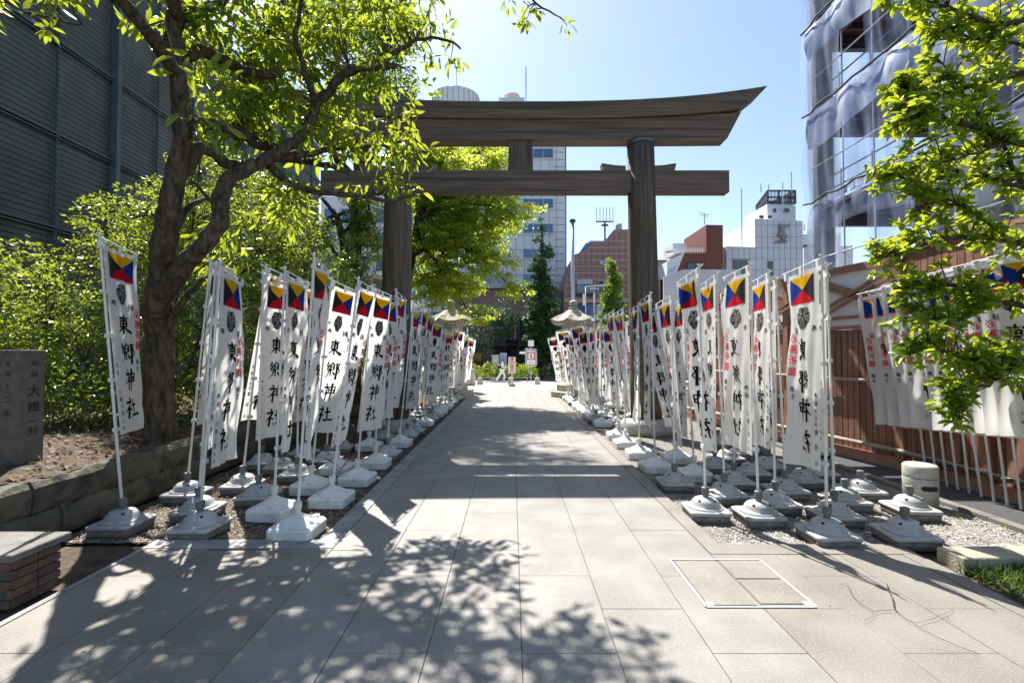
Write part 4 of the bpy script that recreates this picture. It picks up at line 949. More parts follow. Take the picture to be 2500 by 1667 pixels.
# framed pedestrian sign
p = at(1296.5, 934, 33.5); Y = 33.5; g0 = gz(Y); sg = empty('street_sign', (p.x, Y, g0), 0, 'grey framed pole sign with a blue walking figure in a red square', 'sign')
m = MB(); m.tube([(0, 0, 0), (0, 0, 2.95)], .035, 8); m.build('pole', 'metal_grey', sg)
zt = at(1296, 852, Y).z-g0; zb = at(1296, 892.5, Y).z-g0; zc = (zt+zb)/2; hh = (zt-zb)/2; ww = .38
loop = [(ww, zb+.08), (ww, zt-.08), (ww-.03, zt-.02), (ww-.09, zt), (-ww+.09, zt), (-ww+.03, zt-.02), (-ww, zt-.08), (-ww, zb+.08), (-ww+.03, zb+.02), (-ww+.09, zb), (ww-.09, zb), (ww-.03, zb+.02), (ww, zb+.08)]
m = MB(); m.tube([(a, -.04, b) for a, b in loop], .03, 7); m.build('frame', 'metal_grey', sg, True)
m = MB(); m.box((0, -.03, zc), (.62, .03, hh*2-.16)); bd = m.build('panel', 'sign_white', sg)
m = MB(); q = .26; zc2 = zc+.10
for cx, cz, sx, sz in ((0, q-.02, .52, .06), (0, -q+.02, .52, .06), (q-.03, 0, .06, .52), (-q+.03, 0, .06, .52)): m.box((cx, -.05, zc2+cz), (sx, .01, sz))
v, f = ribbon([(-.2, .2), (.2, -.2)], .02, .02); m.add([(a, -.056, zc2+b) for a, b in v], f); m.box((0, -.05, zc-.36), (.3, .01, .03)); m.build('red_square', 'sign_red', bd)
m = MB()
for pts, w in (([(0, .08), (0, -.03)], .06), ([(0, -.02), (.05, -.15)], .035), ([(0, -.02), (-.05, -.15)], .035), ([(0, .06), (-.07, -.01)], .025), ([(0, .06), (.07, .0)], .025), ([(-.0, .10), (.0, .15)], .045)): v, f = ribbon(pts, w, w); m.add([(a, -.052, zc2+b) for a, b in v], f)
m.build('walking_figure', 'sign_blue', bd)
m = MB(); m.box((0, -.02, at(1296, 838, Y).z-g0), (.40, .04, .42)); m.build('upper_plate', 'sign_white', sg)
m = MB(); m.box((-.58, -.02, at(1296, 861, Y).z-g0), (.44, .04, .17), bev=.0); m.build('side_plate', 'sign_white', sg)

# walking person
pr = empty('person', (at(1226, 933, 34.5).x, 34.5, gz(34.5)), 0, 'person in white walking to the right behind the sign, dark bag on the back', 'person')
def skin_body(name, verts, edges, radii, m_, parent, root=0, sub=2):
    me = bpy.data.meshes.new(name); me.from_pydata(verts, edges, []); o = ob(name, me, parent)
    md = o.modifiers.new('s', 'SKIN'); 
    for i, r_ in enumerate(radii): sv = me.skin_vertices[0].data[i]; sv.radius = (r_, r_) if not hasattr(r_, '__len__') else r_; sv.use_root = (i == root)
    s2 = o.modifiers.new('d', 'SUBSURF'); s2.levels = sub; s2.render_levels = sub; md.use_smooth_shade = True
    me.materials.append(MATS[m_]); return o
V = [(0, 0, .92), (.02, 0, 1.12), (.04, 0, 1.36), (.06, 0, 1.46), (.10, 0, 1.52), (.12, 0, 1.60),   # 0 pelvis..5 head
     (.03, -.17, 1.38), (.12, -.22, 1.12), (.26, -.20, .95), (.03, .17, 1.38), (-.08, .22, 1.12), (.0, .22, .90),
     (.02, -.09, .86), (.18, -.10, .50), (.10, -.10, .10), (.22, -.10, .05), (-.02, .09, .86), (-.18, .10, .52), (-.42, .10, .16), (-.34, .10, .06)]
E = [(0, 1), (1, 2), (2, 3), (3, 4), (4, 5), (2, 6), (6, 7), (7, 8), (2, 9), (9, 10), (10, 11), (0, 12), (12, 13), (13, 14), (14, 15), (0, 16), (16, 17), (17, 18), (18, 19)]
RD = [.13, .115, .13, .05, .055, .095, .06, .045, .03, .06, .045, .03, .085, .06, .04, .035, .085, .06, .04, .035]
skin_body('body', V, E, RD, 'skin', pr)
skin_body('shirt', [V[0], V[1], V[2], V[6], V[7], V[9], V[10]], [(0, 1), (1, 2), (2, 3), (3, 4), (2, 5), (5, 6)], [.145, .135, .15, .078, .062, .078, .062], 'shirt', pr)
skin_body('trousers', [V[0], V[12], V[13], V[14], V[16], V[17], V[18]], [(0, 1), (1, 2), (2, 3), (0, 4), (4, 5), (5, 6)], [.15, .105, .078, .06, .105, .078, .06], 'trousers', pr)
skin_body('hair', [(.09, 0, 1.64), (.06, 0, 1.56), (.05, 0, 1.50)], [(0, 1), (1, 2)], [.095, .085, .05], 'hair', pr)
skin_body('bag', [(-.16, -.02, 1.28), (-.19, 0, 1.1), (-.17, 0, .95)], [(0, 1), (1, 2)], [(.13, .17), (.16, .19), (.12, .16)], 'bag', pr)
m = MB(); m.box((.22, -.10, .03), (.27, .09, .07), bev=.02); m.build('shoe', 'shoe', pr); m = MB(); m.box((-.36, .10, .06), (.27, .09, .07), bev=.02, ry=R(30)); m.build('shoe', 'shoe', pr)

# street furniture poles
def pole_thing(name, x, ytop, ybot, Y, r_, lab, cat, m_='metal_grey', extra=None):
    a = at(x, ytop, Y); b = at(x, ybot, Y); rt = empty(name, (a.x, Y, b.z), 0, lab, cat); m = MB(); m.tube([(0, 0, 0), (0, 0, (a.z-b.z)*.5), (0, 0, a.z-b.z)], [r_, r_*.9, r_*.75], 10); m.build('pole', m_, rt, True)
    if extra: extra(rt, a.z-b.z)
    return rt
def capx(rt, h): m = MB(); m.lathe([(.2, -.1), (.24, 0), (.2, .12)], 10, (0, 0, h)); m.build('cap', 'dark_metal', rt)
pole_thing('tall_pole', 1398, 540, 930, 36, .17, 'tall plain grey pole rising behind the right stone lantern', 'pole', extra=capx)
def lampx(rt, h): m = MB(); m.tube([(0, 0, h), (1.3, 0, h+.12)], .04, 6); m.box((1.2, 0, h+.06), (.6, .2, .07)); m.build('lamp_arm', 'metal_grey', rt); m = MB(); m.box((-.12, 0, h-1.0), (.2, .1, .9)); m.build('signal_box', 'pole_white', rt)
pole_thing('traffic_pole', 1430, 700, 925, 37.5, .06, 'thin street pole with a horizontal arm, right of the right stone lantern', 'street lamp', extra=lampx)
pole_thing('camera_pole', 1451, 702, 925, 38, .07, 'slim grey pole with a short crosspiece beside the small ginkgo tree', 'pole', extra=lambda rt, h: MB().box((0, 0, h-.1), (.7, .1, .1)).build('crosspiece', 'metal_grey', rt))
pole_thing('sign_pole', 1142, 800, 930, 34, .06, 'grey pole at the end of the left banner row', 'pole', extra=lambda rt, h: MB().box((.18, -.05, h*.55), (.3, .03, .5)).build('plate', 'sign_white', rt))
# ================================================================= BUILDINGS ACROSS THE STREET
class Bld:
    def __init__(s, name, Y, label, cat='building'):
        s.Y = Y; s.r = empty(name, (0, Y, -.36), 0, label, cat)
    def P(s, x, y, dY=0): p = at(x, y, s.Y+dY); return p.x, p.z
    def rect(s, x0, y0, x1, y1, dep=.1, off=0, dY=0):
        """box whose front face fills the given part of the facade; off = how far it stands proud"""
        a = s.P(x0, y1, dY); b = s.P(x1, y0, dY); m = MB(); m.box(((a[0]+b[0])/2, s.Y+dY-off+dep/2, (a[1]+b[1])/2), (abs(b[0]-a[0]), dep, abs(b[1]-a[1]))); return m
    def part(s, m, name, m_, parent=None, smooth=False): return world_part(m, name, m_, s.r, smooth) if parent is None else m.build(name, m_, parent, smooth)
    def poly(s, pts, dep, name, m_, dY=0):
        q = [s.P(*p, dY) for p in pts]; m = MB(); m.prism(q, s.Y+dY, s.Y+dY+dep); return s.part(m, name, m_)
    def win(s, x0, y0, x1, y1, glass='glass_blue', frame='metal_grey', div=2, off=.06):
        w = s.part(s.rect(x0, y0, x1, y1, .12, off), 'window', frame)
        for k in range(div):
            a = x0+(x1-x0)*k/div; b = x0+(x1-x0)*(k+1)/div; g = min(.9, (x1-x0)*.05)
            s.part(s.rect(a+g, y0+g, b-g, y1-g, .03, off+.02), 'pane', glass, w)
Z5 = lambda x, y: (1300+x/3.36, 400+y/3.36)
Z6 = lambda x, y: (900+x/2.352, 150+y/2.352)
Z9 = lambda x, y: (1700+x/6.533, 420+y/6.533)
Z8 = lambda x, y: (1000+x/3.485, 600+y/3.485)

b = Bld('office_tower', 58, 'tall white office tower with blue ribbon windows behind the middle of the torii')
b.poly([(1062, 700), (1062, 254), (1352, 254), (1352, 700)], 16, 'wall', 'tower_white', dY=.5)
b.part(b.rect(1352, 350, 1379, 700, 15, .12, .5), 'panel_column', 'tower_white'); b.part(b.rect(1352, 254, 1379, 350, 15, .12, .5), 'panel_column', 'tower_white')
m = MB()
for k in range(25):
    y = 262+k*17.8; a = b.P(1353, y); c = b.P(1378.5, y)
    if y < 700: m.box(((a[0]+c[0])/2, b.Y+.36, a[1]), (c[0]-a[0], .05, .07))
for x in (1359,): a = b.P(x, 262); c = b.P(x, 700); m.box((a[0], b.Y+.36, (a[1]+c[1])/2), (.05, .05, a[1]-c[1]))
b.part(m, 'panel_joint', 'groove')
m = MB()
for k in range(9):
    for yy in (300, 325.8):
        y = yy+61.6*k
        if y < 700: a = b.P(1062, y); c = b.P(1351, y); m.box(((a[0]+c[0])/2, b.Y+.48, a[1]), (c[0]-a[0], .05, .05))
for k in range(14): x = 1075+k*20.5; a = b.P(x, 262); c = b.P(x, 700); m.box((a[0], b.Y+.48, (a[1]+c[1])/2), (.04, .05, a[1]-c[1]))
b.part(m, 'wall_joint', 'groove')
b.Y = 58.45
for y in (302, 363.5, 425, 485.5, 546.5, 607.5, 669):
    for x0, x1, d in ((1277.5, 1350, 3), (1180, 1250, 3), (1085, 1155, 3)): b.win(x0, y, x1, y+22, 'glass_blue', 'metal_grey', d)
b.Y = 58
b.part(b.rect(1377, 250, 1384, 700, 14, -.8), 'side_wall', 'glass_blue')
b.part(b.rect(1062, 697, 1390, 704, 16, .5), 'ledge', 'concrete')
b.part(b.rect(1062, 704, 1390, 940, 16, .0, .3), 'base_wall', 'tile_pink')
m = MB()
for k in range(12): y = 712+k*12; a = b.P(1340, y); c = b.P(1389, y); m.box(((a[0]+c[0])/2, b.Y+.28, a[1]), (c[0]-a[0], .06, .05))
b.part(m, 'base_joint', 'brown_frame')
b.part(b.rect(1205, 775, 1300, 920, .3, -.1, .05), 'porch_recess', 'facade_dark')
for x in (1228, 1262, 1290): b.part(b.rect(x, 770, x+8, 930, .5, .5), 'porch_column', 'brown_frame')
for y in (770, 838): b.part(b.rect(1180, y, 1320, y+7, .6, .55), 'porch_beam', 'brown_frame')
for k in range(3): b.win(1236+k*9, 792, 1243+k*9, 830, 'glass_dark', 'brown_frame', 1, .3)
m = MB()
for k in range(9): a = b.P(1205+k*7, 875-k*6); m.box((a[0], b.Y-.9, a[1]), (.45, .8, .07))
b.part(m, 'stair', 'brown_frame')
b.part(b.rect(1217, 228, 1281, 254, 6, -1), 'penthouse', 'tower_white'); m = MB(); a = b.P(1250, 240)
m.lathe([(1.05, 0), (1.05, 2.6), (.9, 2.75)], 14, (a[0], b.Y+4, b.P(1250, 246)[1])); b.part(m, 'water_tank', 'concrete')
def mast(b, x, y0, y1, name='mast', r_=.07, dY=2): a = b.P(x, y0, dY); c = b.P(x, y1, dY); m = MB(); m.tube([(a[0], b.Y+dY, c[1]), (a[0], b.Y+dY, a[1])], r_, 5); return b.part(m, name, 'metal_grey')
mast(b, 1284, 163, 256)
for x0, x1, y in ((1225, 1274, 234),): 
    for yy in (234, 240): a = b.P(x0, yy); c = b.P(x1, yy); m = MB(); m.tube([(a[0], b.Y+1.2, a[1]), (c[0], b.Y+1.2, c[1])], .05, 4); b.part(m, 'railing', 'metal_grey')

b = Bld('round_tower', 95, 'round topped tower with a glass dome far behind the left half of the lintel')
a = b.P(1113, 241, 5); ztop = a[1]; m = MB(); m.lathe([(4.9, -40), (4.9, 0), (3.2, .5)], 28, (a[0], 100, ztop)); b.part(m, 'wall', 'tower_white')
m = MB()
for k in range(28): ang = 2*math.pi*k/28; m.box((a[0]+4.92*math.cos(ang), 100+4.92*math.sin(ang), ztop-20), (.10, .10, 40), ang)
b.part(m, 'mullion', 'groove')
m = MB(); m.lathe([(2.9, .3), (2.75, 1.0), (2.3, 1.6), (1.5, 2.0), (.7, 2.2), (.05, 2.25)], 20, (a[0], 100, ztop)); b.part(m, 'dome', 'glass_pale', smooth=True)
mast(b, 1115, 165, 232, r_=.07, dY=5)

b = Bld('tiled_building', 50, 'pinkish brown tiled building with a curved gable, left of the right torii pillar')
outl = [Z5(255, 1900), Z5(255, 1010), Z5(345, 745), Z5(440, 705), Z5(500, 645), Z5(610, 638), Z5(640, 615), Z5(655, 585), Z5(668, 540), Z5(900, 535), Z5(985, 640), Z5(985, 1900)]
b.poly(outl, 12, 'wall', 'tile_pink', dY=0)
m = MB()
for k in range(18):
    yy = 635+k*52.0; xl = np.interp(yy, [535, 585, 638, 705, 745, 1010, 1900], [668, 655, 500, 440, 345, 258, 258]) if yy > 638 else 505
    if 635 <= yy: a = b.P(*Z5(xl+4, yy)); c = b.P(*Z5(980, yy)); m.box(((a[0]+c[0])/2, b.Y-.01, a[1]), (c[0]-a[0], .06, .08))
b.part(m, 'light_band', 'tile_pink_light')
m = MB()
for k in range(15): x = 300+k*46; ytop = np.interp(x, [258, 345, 440, 500, 610, 668], [1010, 745, 705, 645, 638, 540]); a = b.P(*Z5(x, ytop+20)); c = b.P(*Z5(x, 1500)); m.box((a[0], b.Y-.005, (a[1]+c[1])/2), (.05, .03, a[1]-c[1]))
b.part(m, 'tile_joint', 'brown_frame')
b.win(*Z5(548, 788), *Z5(625, 830), 'glass_pale', 'dark_metal', 2); b.win(*Z5(370, 952), *Z5(490, 1068), 'glass_pale', 'sign_white', 2); b.win(*Z5(540, 958), *Z5(640, 1068), 'glass_dark', 'sign_white', 2)
b.win(*Z5(660, 958), *Z5(740, 1068), 'glass_dark', 'sign_white', 2); b.win(*Z5(375, 1150), *Z5(495, 1290), 'glass_blue', 'dark_metal', 1); b.win(*Z5(520, 1150), *Z5(700, 1290), 'glass_pale', 'dark_metal', 2)
m = MB(); a = b.P(*Z5(340, 1000)); c = b.P(*Z5(500, 1068)); x = a[0]
while x < c[0]: m.box((x, b.Y-.7, (a[1]+c[1])/2), (.035, .035, a[1]-c[1])); x += .17
for zz_ in (a[1], c[1]): m.box(((a[0]+c[0])/2, b.Y-.7, zz_), (c[0]-a[0], .06, .07))
m.box(((a[0]+c[0])/2, b.Y-.35, c[1]-.1), (c[0]-a[0], .7, .12)); b.part(m, 'balcony', 'dark_metal')
b.part(b.rect(*Z5(256, 1110), *Z5(980, 1140), .5, .3), 'ledge', 'tile_pink_light')
m = MB(); q = [b.P(*Z5(385, 725)), b.P(*Z5(445, 640)), b.P(*Z5(495, 640)), b.P(*Z5(440, 708))]; m.prism(q, 50.5, 50.6); b.part(m, 'roof_glazing', 'glass_blue')
m = MB(); a = b.P(*Z5(640, 600)); c = b.P(*Z5(645, 410)); m.tube([(a[0], 53, a[1]-2), (a[0], 53, c[1])], .09, 6)
for k in range(6): xx = a[0]-.9+k*.36; m.tube([(xx, 53, c[1]), (xx, 53, b.P(*Z5(640, 285))[1])], .035, 4)
m.box((a[0], 53, c[1]), (1.9, .3, .08)); m.box((a[0], 53, c[1]-.4), (.7, .3, .15)); b.part(m, 'antenna', 'dark_metal')
b.part(b.rect(*Z5(715, 470), *Z5(752, 540), 1, -1), 'chimney', 'concrete'); b.part(b.rect(*Z5(475, 620), *Z5(600, 640), 6, -.6), 'parapet', 'concrete')
m = MB(); a = b.P(*Z5(253, 1010)); m.box((a[0]-.6, b.Y+5, 4), (1.3, 9.6, 8.5)); b.part(m, 'side_wing', 'dark_metal')

b = Bld('cream_block', 54, 'narrow cream building just right of the right torii pillar')
b.poly([Z5(985, 1500), Z5(985, 795), Z5(1102, 795), Z5(1102, 1500)], 8, 'wall', 'concrete'); b.part(b.rect(*Z5(985, 790), *Z5(1104, 797), 8, .1), 'coping', 'brown_frame')

b = Bld('brick_building', 46, 'red brick building with a square stair tower and slanted white side, right of the torii')
b.poly([Z5(1425, 1500), Z5(1425, 500), Z5(1562, 503), Z5(1562, 1500)], 6, 'stair_tower', 'brick_red')
a = b.P(*Z5(1425, 500)); c = b.P(*Z5(1425, 1500)); d_ = at(*Z5(1313, 545), 51)
m = MB(); m.v = [(a[0]-.01, 46, c[1]), (a[0]-.01, 46, a[1]), (d_.x, 51.5, a[1]), (d_.x, 51.5, c[1]), (a[0]+2, 51.5, a[1]), (a[0]+2, 51.5, c[1])]; m.f = [(0, 1, 2, 3), (3, 2, 4, 5)]; m.m = [0, 0]; b.part(m, 'tower_side', 'brick_red')
b.poly([Z5(1180, 900), Z5(1250, 730), Z5(1424, 730), Z5(1424, 1500), Z5(1180, 1500)], 5, 'lower_wall', 'brick_red', dY=.05)
b.poly([Z5(1104, 925), Z5(1104, 800), Z5(1248, 728), Z5(1178, 900)], 5, 'slanted_wall', 'white_panel', dY=.02)
b.win(*Z5(1268, 812), *Z5(1395, 895), 'glass_dark', 'dark_metal', 2)
m = MB(); q = [b.P(*Z5(1108, 905)), b.P(*Z5(1120, 865)), b.P(*Z5(1185, 830)), b.P(*Z5(1165, 880))]; m.prism(q, 45.96, 46.0); b.part(m, 'slanted_window', 'glass_pale')
m = MB()
for x in range(1150, 1416, 14): a = b.P(*Z5(x, 690)); c = b.P(*Z5(x, 730)); m.box((a[0], 46.2, (a[1]+c[1])/2), (.04, .04, a[1]-c[1]))
for yy in (690, 708): a = b.P(*Z5(1150, yy)); c = b.P(*Z5(1414, yy)); m.box(((a[0]+c[0])/2, 46.2, a[1]), (c[0]-a[0], .05, .06))
b.part(m, 'railing', 'pole_white'); b.part(b.rect(*Z5(1210, 612), *Z5(1325, 700), 3, -2), 'roof_box', 'tile_white')
mast(b, Z5(1410, 0)[0], Z5(0, 405)[1], Z5(0, 500)[1], 'aerial', .05)
m = MB()
for k, yy in enumerate((412, 428)): a = b.P(*Z5(1410, yy), 2); m.box((a[0], 48, a[1]), (1.5-.4*k, .05, .05), R(30))
b.part(m, 'aerial_arm', 'metal_grey'); m = MB(); a = b.P(*Z5(1135, 735)); m.lathe([(.02, 0), (.3, .08), (.42, .22)], 12, (a[0], 46.3, a[1])); b.part(m, 'dish', 'metal_grey')

b = Bld('tiled_white_building', 48, 'white tiled building with a metal wall relief and a dark cage on its roof')
b.poly([Z9(480, 2600), Z9(480, 1185), Z9(940, 1200), Z9(940, 745), Z9(1695, 780), Z9(1715, 2600)], 9, 'wall', 'tile_white')
m = MB(); a = at(*Z9(935, 738), 48); c = at(*Z9(655, 850), 54); zb = at(*Z9(900, 1195), 48).z; m.v = [(a.x, 48.02, zb), (a.x, 48.02, a.z), (c.x, 54, a.z), (c.x, 54, zb)]; m.f = [(0, 1, 2, 3)]; m.m = [0]; b.part(m, 'upper_side', 'white_panel')
m = MB()
for x in (575, 668, 760, 850, 945, 1040, 1130, 1225, 1315, 1405, 1495, 1590):
    a = b.P(*Z9(x, 1215 if x < 945 else np.interp(x, [945, 1695], [750, 785]))); c = b.P(*Z9(x, 1990)); m.box((a[0], b.Y-.005, (a[1]+c[1])/2), (.04, .03, a[1]-c[1]))
for y in (850, 1035, 1215, 1385, 1560, 1740): a = b.P(*Z9(945 if y < 1200 else 485, y)); c = b.P(*Z9(1695, y+20)); m.box(((a[0]+c[0])/2, b.Y-.005, a[1]), (c[0]-a[0], .03, .04))
b.part(m, 'tile_joint', 'groove')
b.win(*Z9(572, 1395), *Z9(850, 1660), 'glass_dark', 'metal_grey', 3); b.win(*Z9(1130, 1418), *Z9(1220, 1660), 'glass_dark', 'metal_grey', 1)
b.part(b.rect(*Z9(425, 1190), *Z9(482, 2600), 8, -.3), 'corner_strip', 'concrete')
# relief: an abstract cluster of folded metal shapes above a short worn word
m = MB(); r_ = random.Random(4)
for x, y, sx, sz, rot in ((1390, 880, 1.1, .28, -.25), (1340, 870, .6, .5, .3), (1350, 930, .5, .7, .5), (1330, 990, .55, .5, -.4), (1390, 1010, .6, .35, .7), (1370, 1050, .5, .55, .1), (1310, 1010, .35, .4, .9), (1405, 1045, .25, .5, -.5), (1430, 860, .7, .2, -.5)):
    a = b.P(*Z9(x, y)); m.box((a[0], b.Y-.18-r_.random()*.1, a[1]), (sx*.75, .22, sz*.75), ry=rot)
b.part(m, 'relief', 'bronze_relief')
m = MB(); a = b.P(*Z9(1265, 1120)); tm = MB()
for k, ch in enumerate('ocoln'[:5]): pass
for k in range(6): 
    cx = a[0]+k*.2; m.tube([(cx+.09*math.cos(t*6.283/10), b.Y-.12, a[1]+.14*math.sin(t*6.283/10)) for t in range(11 if k in (0, 2) else 8)], .035, 5)
b.part(m, 'relief_word', 'bronze_relief')
pc = [Z9(980, 800), Z9(980, 565), Z9(1135, 505), Z9(1585, 540), Z9(1585, 800)]
b.poly([Z9(1132, 780), Z9(1132, 508), Z9(1585, 540), Z9(1585, 800)], 5, 'penthouse', 'tile_white', dY=1.5)
m = MB(); a = at(*Z9(1134, 508), 49.5); c = at(*Z9(985, 565), 54); m.v = [(a.x, 49.52, a.z-4), (a.x, 49.52, a.z), (c.x, 54.4, a.z), (c.x, 54.4, a.z-4)]; m.f = [(0, 1, 2, 3)]; m.m = [0]; b.part(m, 'penthouse_side', 'tile_white')
b.Y = 49.4; b.win(*Z9(1215, 585), *Z9(1270, 648), 'glass_dark', 'sign_white', 1); b.win(*Z9(1395, 580), *Z9(1480, 645), 'glass_dark', 'metal_grey', 1); b.Y = 48
# roof cage: posts, rails and close bars
m = MB(); z0 = at(*Z9(1136, 508), 49.5).z; z1 = at(*Z9(1136, 300), 49.5).z; xl = at(*Z9(1136, 500), 49.5).x; xr = at(*Z9(1583, 500), 49.5).x; xl2 = c.x
for (p, q) in (((xl, 49.5), (xr, 49.5)), ((xl, 49.5), (xl2, 54.4)), ((xl2, 54.4), (xr-.6, 54.4)), ((xr, 49.5), (xr-.6, 54.4))):
    p = Vector((*p, 0)); q = Vector((*q, 0)); L = (q-p).length; n_ = int(L/.14); an = math.atan2(q.y-p.y, q.x-p.x)
    for k in range(n_+1):
        c2 = p+(q-p)*k/n_; w_ = .12 if k % 8 == 0 else .05; m.box((c2.x, c2.y, (z0+z1)/2), (w_, w_, z1-z0), an)
    for zq in (z0+.05, z1, (z0+z1)/2): c2 = (p+q)/2; m.box((c2.x, c2.y, zq), (L, .12, .14), an)
m.box(((xl+xr)/2, 51.5, (z0+z1)/2-.3), (1.2, 1.2, z1-z0-.6)); b.part(m, 'roof_cage', 'dark_metal')
for x, y0, y1 in ((718, 270, 1190), (1030, 185, 330), (1375, 170, 600), (1515, 0, 330), (1150, 200, 300), (1718, 830, 940)): mast(b, Z9(x, 0)[0], Z9(0, y0)[1], Z9(0, y1)[1], r_=.05, dY=1)
for x in (1000, 1135): w = b.part(b.rect(*Z9(x, 690), *Z9(x+80, 745), 1, .0, .8), 'air_conditioner', 'white_panel'); b.part(b.rect(*Z9(x+8, 698), *Z9(x+65, 738), .05, .06, .8), 'grille', 'dark_metal', w)
ax_ = b.part(b.rect(*Z9(425, 1010), *Z9(630, 1190), 4, -3), 'roof_hut', 'metal_grey')

b = Bld('low_white_building', 52, 'low pale building squeezed between the white tiled one and the netted frame')
b.poly([Z9(1690, 2600), Z9(1690, 990), Z9(1900, 985), Z9(2300, 985), Z9(2300, 2600)], 6, 'upper_wall', 'tile_white', dY=2)
b.poly([Z9(1715, 2600), Z9(1715, 1195), Z9(2500, 1175), Z9(2500, 2600)], 6, 'lower_wall', 'white_panel')
b.part(b.rect(*Z9(1705, 1165), *Z9(1880, 1185), 6, .2), 'roof_edge', 'dark_metal'); b.poly([Z9(1765, 985), Z9(1765, 935), Z9(1860, 905), Z9(1860, 985)], 2, 'roof_box', 'tile_white', dY=3)
b.win(*Z9(2100, 1330), *Z9(2190, 1420), 'glass_dark', 'metal_grey', 1); b.win(*Z9(1960, 1330), *Z9(2040, 1420), 'glass_dark', 'metal_grey', 1)

b = Bld('pale_building', 44, 'pale apartment building glimpsed between the trunks and leaves left of the torii pillar')
b.part(b.rect(780, 480, 960, 940, 8), 'wall', 'tower_white')
for r0 in range(5):
    for c0 in range(4): b.win(792+c0*42, 510+r0*58, 820+c0*42, 545+r0*58, 'glass_blue', 'metal_grey', 1)
    b.part(b.rect(782, 552+r0*58, 958, 560+r0*58, 1.2, .9), 'balcony', 'tower_white')
b = Bld('glass_building', 56, 'white and glass building half hidden behind the bright maple')
b.part(b.rect(955, 380, 1100, 940, 8), 'wall', 'tower_white')
for r0 in range(8): b.win(965, 400+r0*60, 1095, 432+r0*60, 'glass_blue', 'metal_grey', 4)
# hoarding panel and shop fronts
m = MB(); a = at(1620, 676, 34); c = at(1668, 658, 34); d_ = at(1775, 690, 34); m.prism([(a.x, 0), (a.x, a.z), (c.x, c.z), (d_.x+1, c.z), (d_.x+1, 0)], 34, 34.12); hb = empty('site_hoarding', (0, 34, 0), 0, 'pale translucent sheet hoarding right of the right torii pillar', 'hoarding'); world_part(m, 'panel', 'tile_white', hb)
m = MB(); 
for k in range(7): m.box((a.x+k*.65, 33.97, 2.6), (.05, .05, 5.6))
world_part(m, 'batten', 'metal_grey', hb)
b = Bld('shop', 51.5, 'yellow lit shop front behind the end of the left banner row')
b.part(b.rect(1100, 838, 1175, 930, 3), 'wall', 'brown_frame')
for k in range(3): m = MB(); a = b.P(1150+k*13, 872); m.lathe([(.05, -.5), (.3, -.42), (.36, 0), (.3, .42), (.05, .5)], 10, (a[0]-.3, b.Y-.3, a[1])); b.part(m, 'paper_lantern', 'shop_yellow', smooth=True)
for k in range(2): m = MB(); a = b.P(1150+k*13, 893); m.lathe([(.05, -.5), (.3, -.42), (.36, 0), (.3, .42), (.05, .5)], 10, (a[0]-.3, b.Y-.3, a[1])); b.part(m, 'paper_lantern', 'shop_yellow', smooth=True)
b = Bld('shop_stall', 51.5, 'shop with a red awning behind the right ginkgo')
b.part(b.rect(1300, 838, 1450, 930, 3), 'wall', 'brown_frame'); b.part(b.rect(1325, 868, 1350, 905, .3, .3), 'display', 'shop_yellow'); b.part(b.rect(1310, 850, 1380, 862, 1.5, 1.4), 'awning', 'awning_red'); b.part(b.rect(1335, 880, 1343, 925, .3, .5), 'poster', 'sign_white')
m = MB(); p = at(1210, 905, 36.5); m.box((p.x, 36.5, .7), (.55, .4, 1.9)); cb = empty('utility_cabinet', (0, 36.5, 0), 0, 'light grey utility cabinet behind the hedge, left of the walking person', 'cabinet'); world_part(m, 'body', 'metal_grey', cb); m = MB(); m.box((p.x, 36.28, 1.25), (.3, .02, .25)); world_part(m, 'notice', 'sign_white', cb)
m = MB(); p = at(1229, 900, 36.8); m.box((p.x, 36.8, .9), (.5, .1, 1.8)); pb = empty('poster_board', (0, 36.8, 0), 0, 'blue and white poster board behind the walking person', 'poster board'); world_part(m, 'board', 'sheet_blue', pb)
# hedge rail
m = MB()
for x in (-2.8, -1.5, -.2, 1.1): m.tube([(x, 34.95, -.35), (x, 34.95, .0)], .025, 6)
m.tube([(-3, 34.95, .0), (1.2, 34.95, .0)], .02, 6); tag(m.build('hedge_rail', 'metal_grey'), 'low thin metal rail in front of the clipped hedge', 'railing')

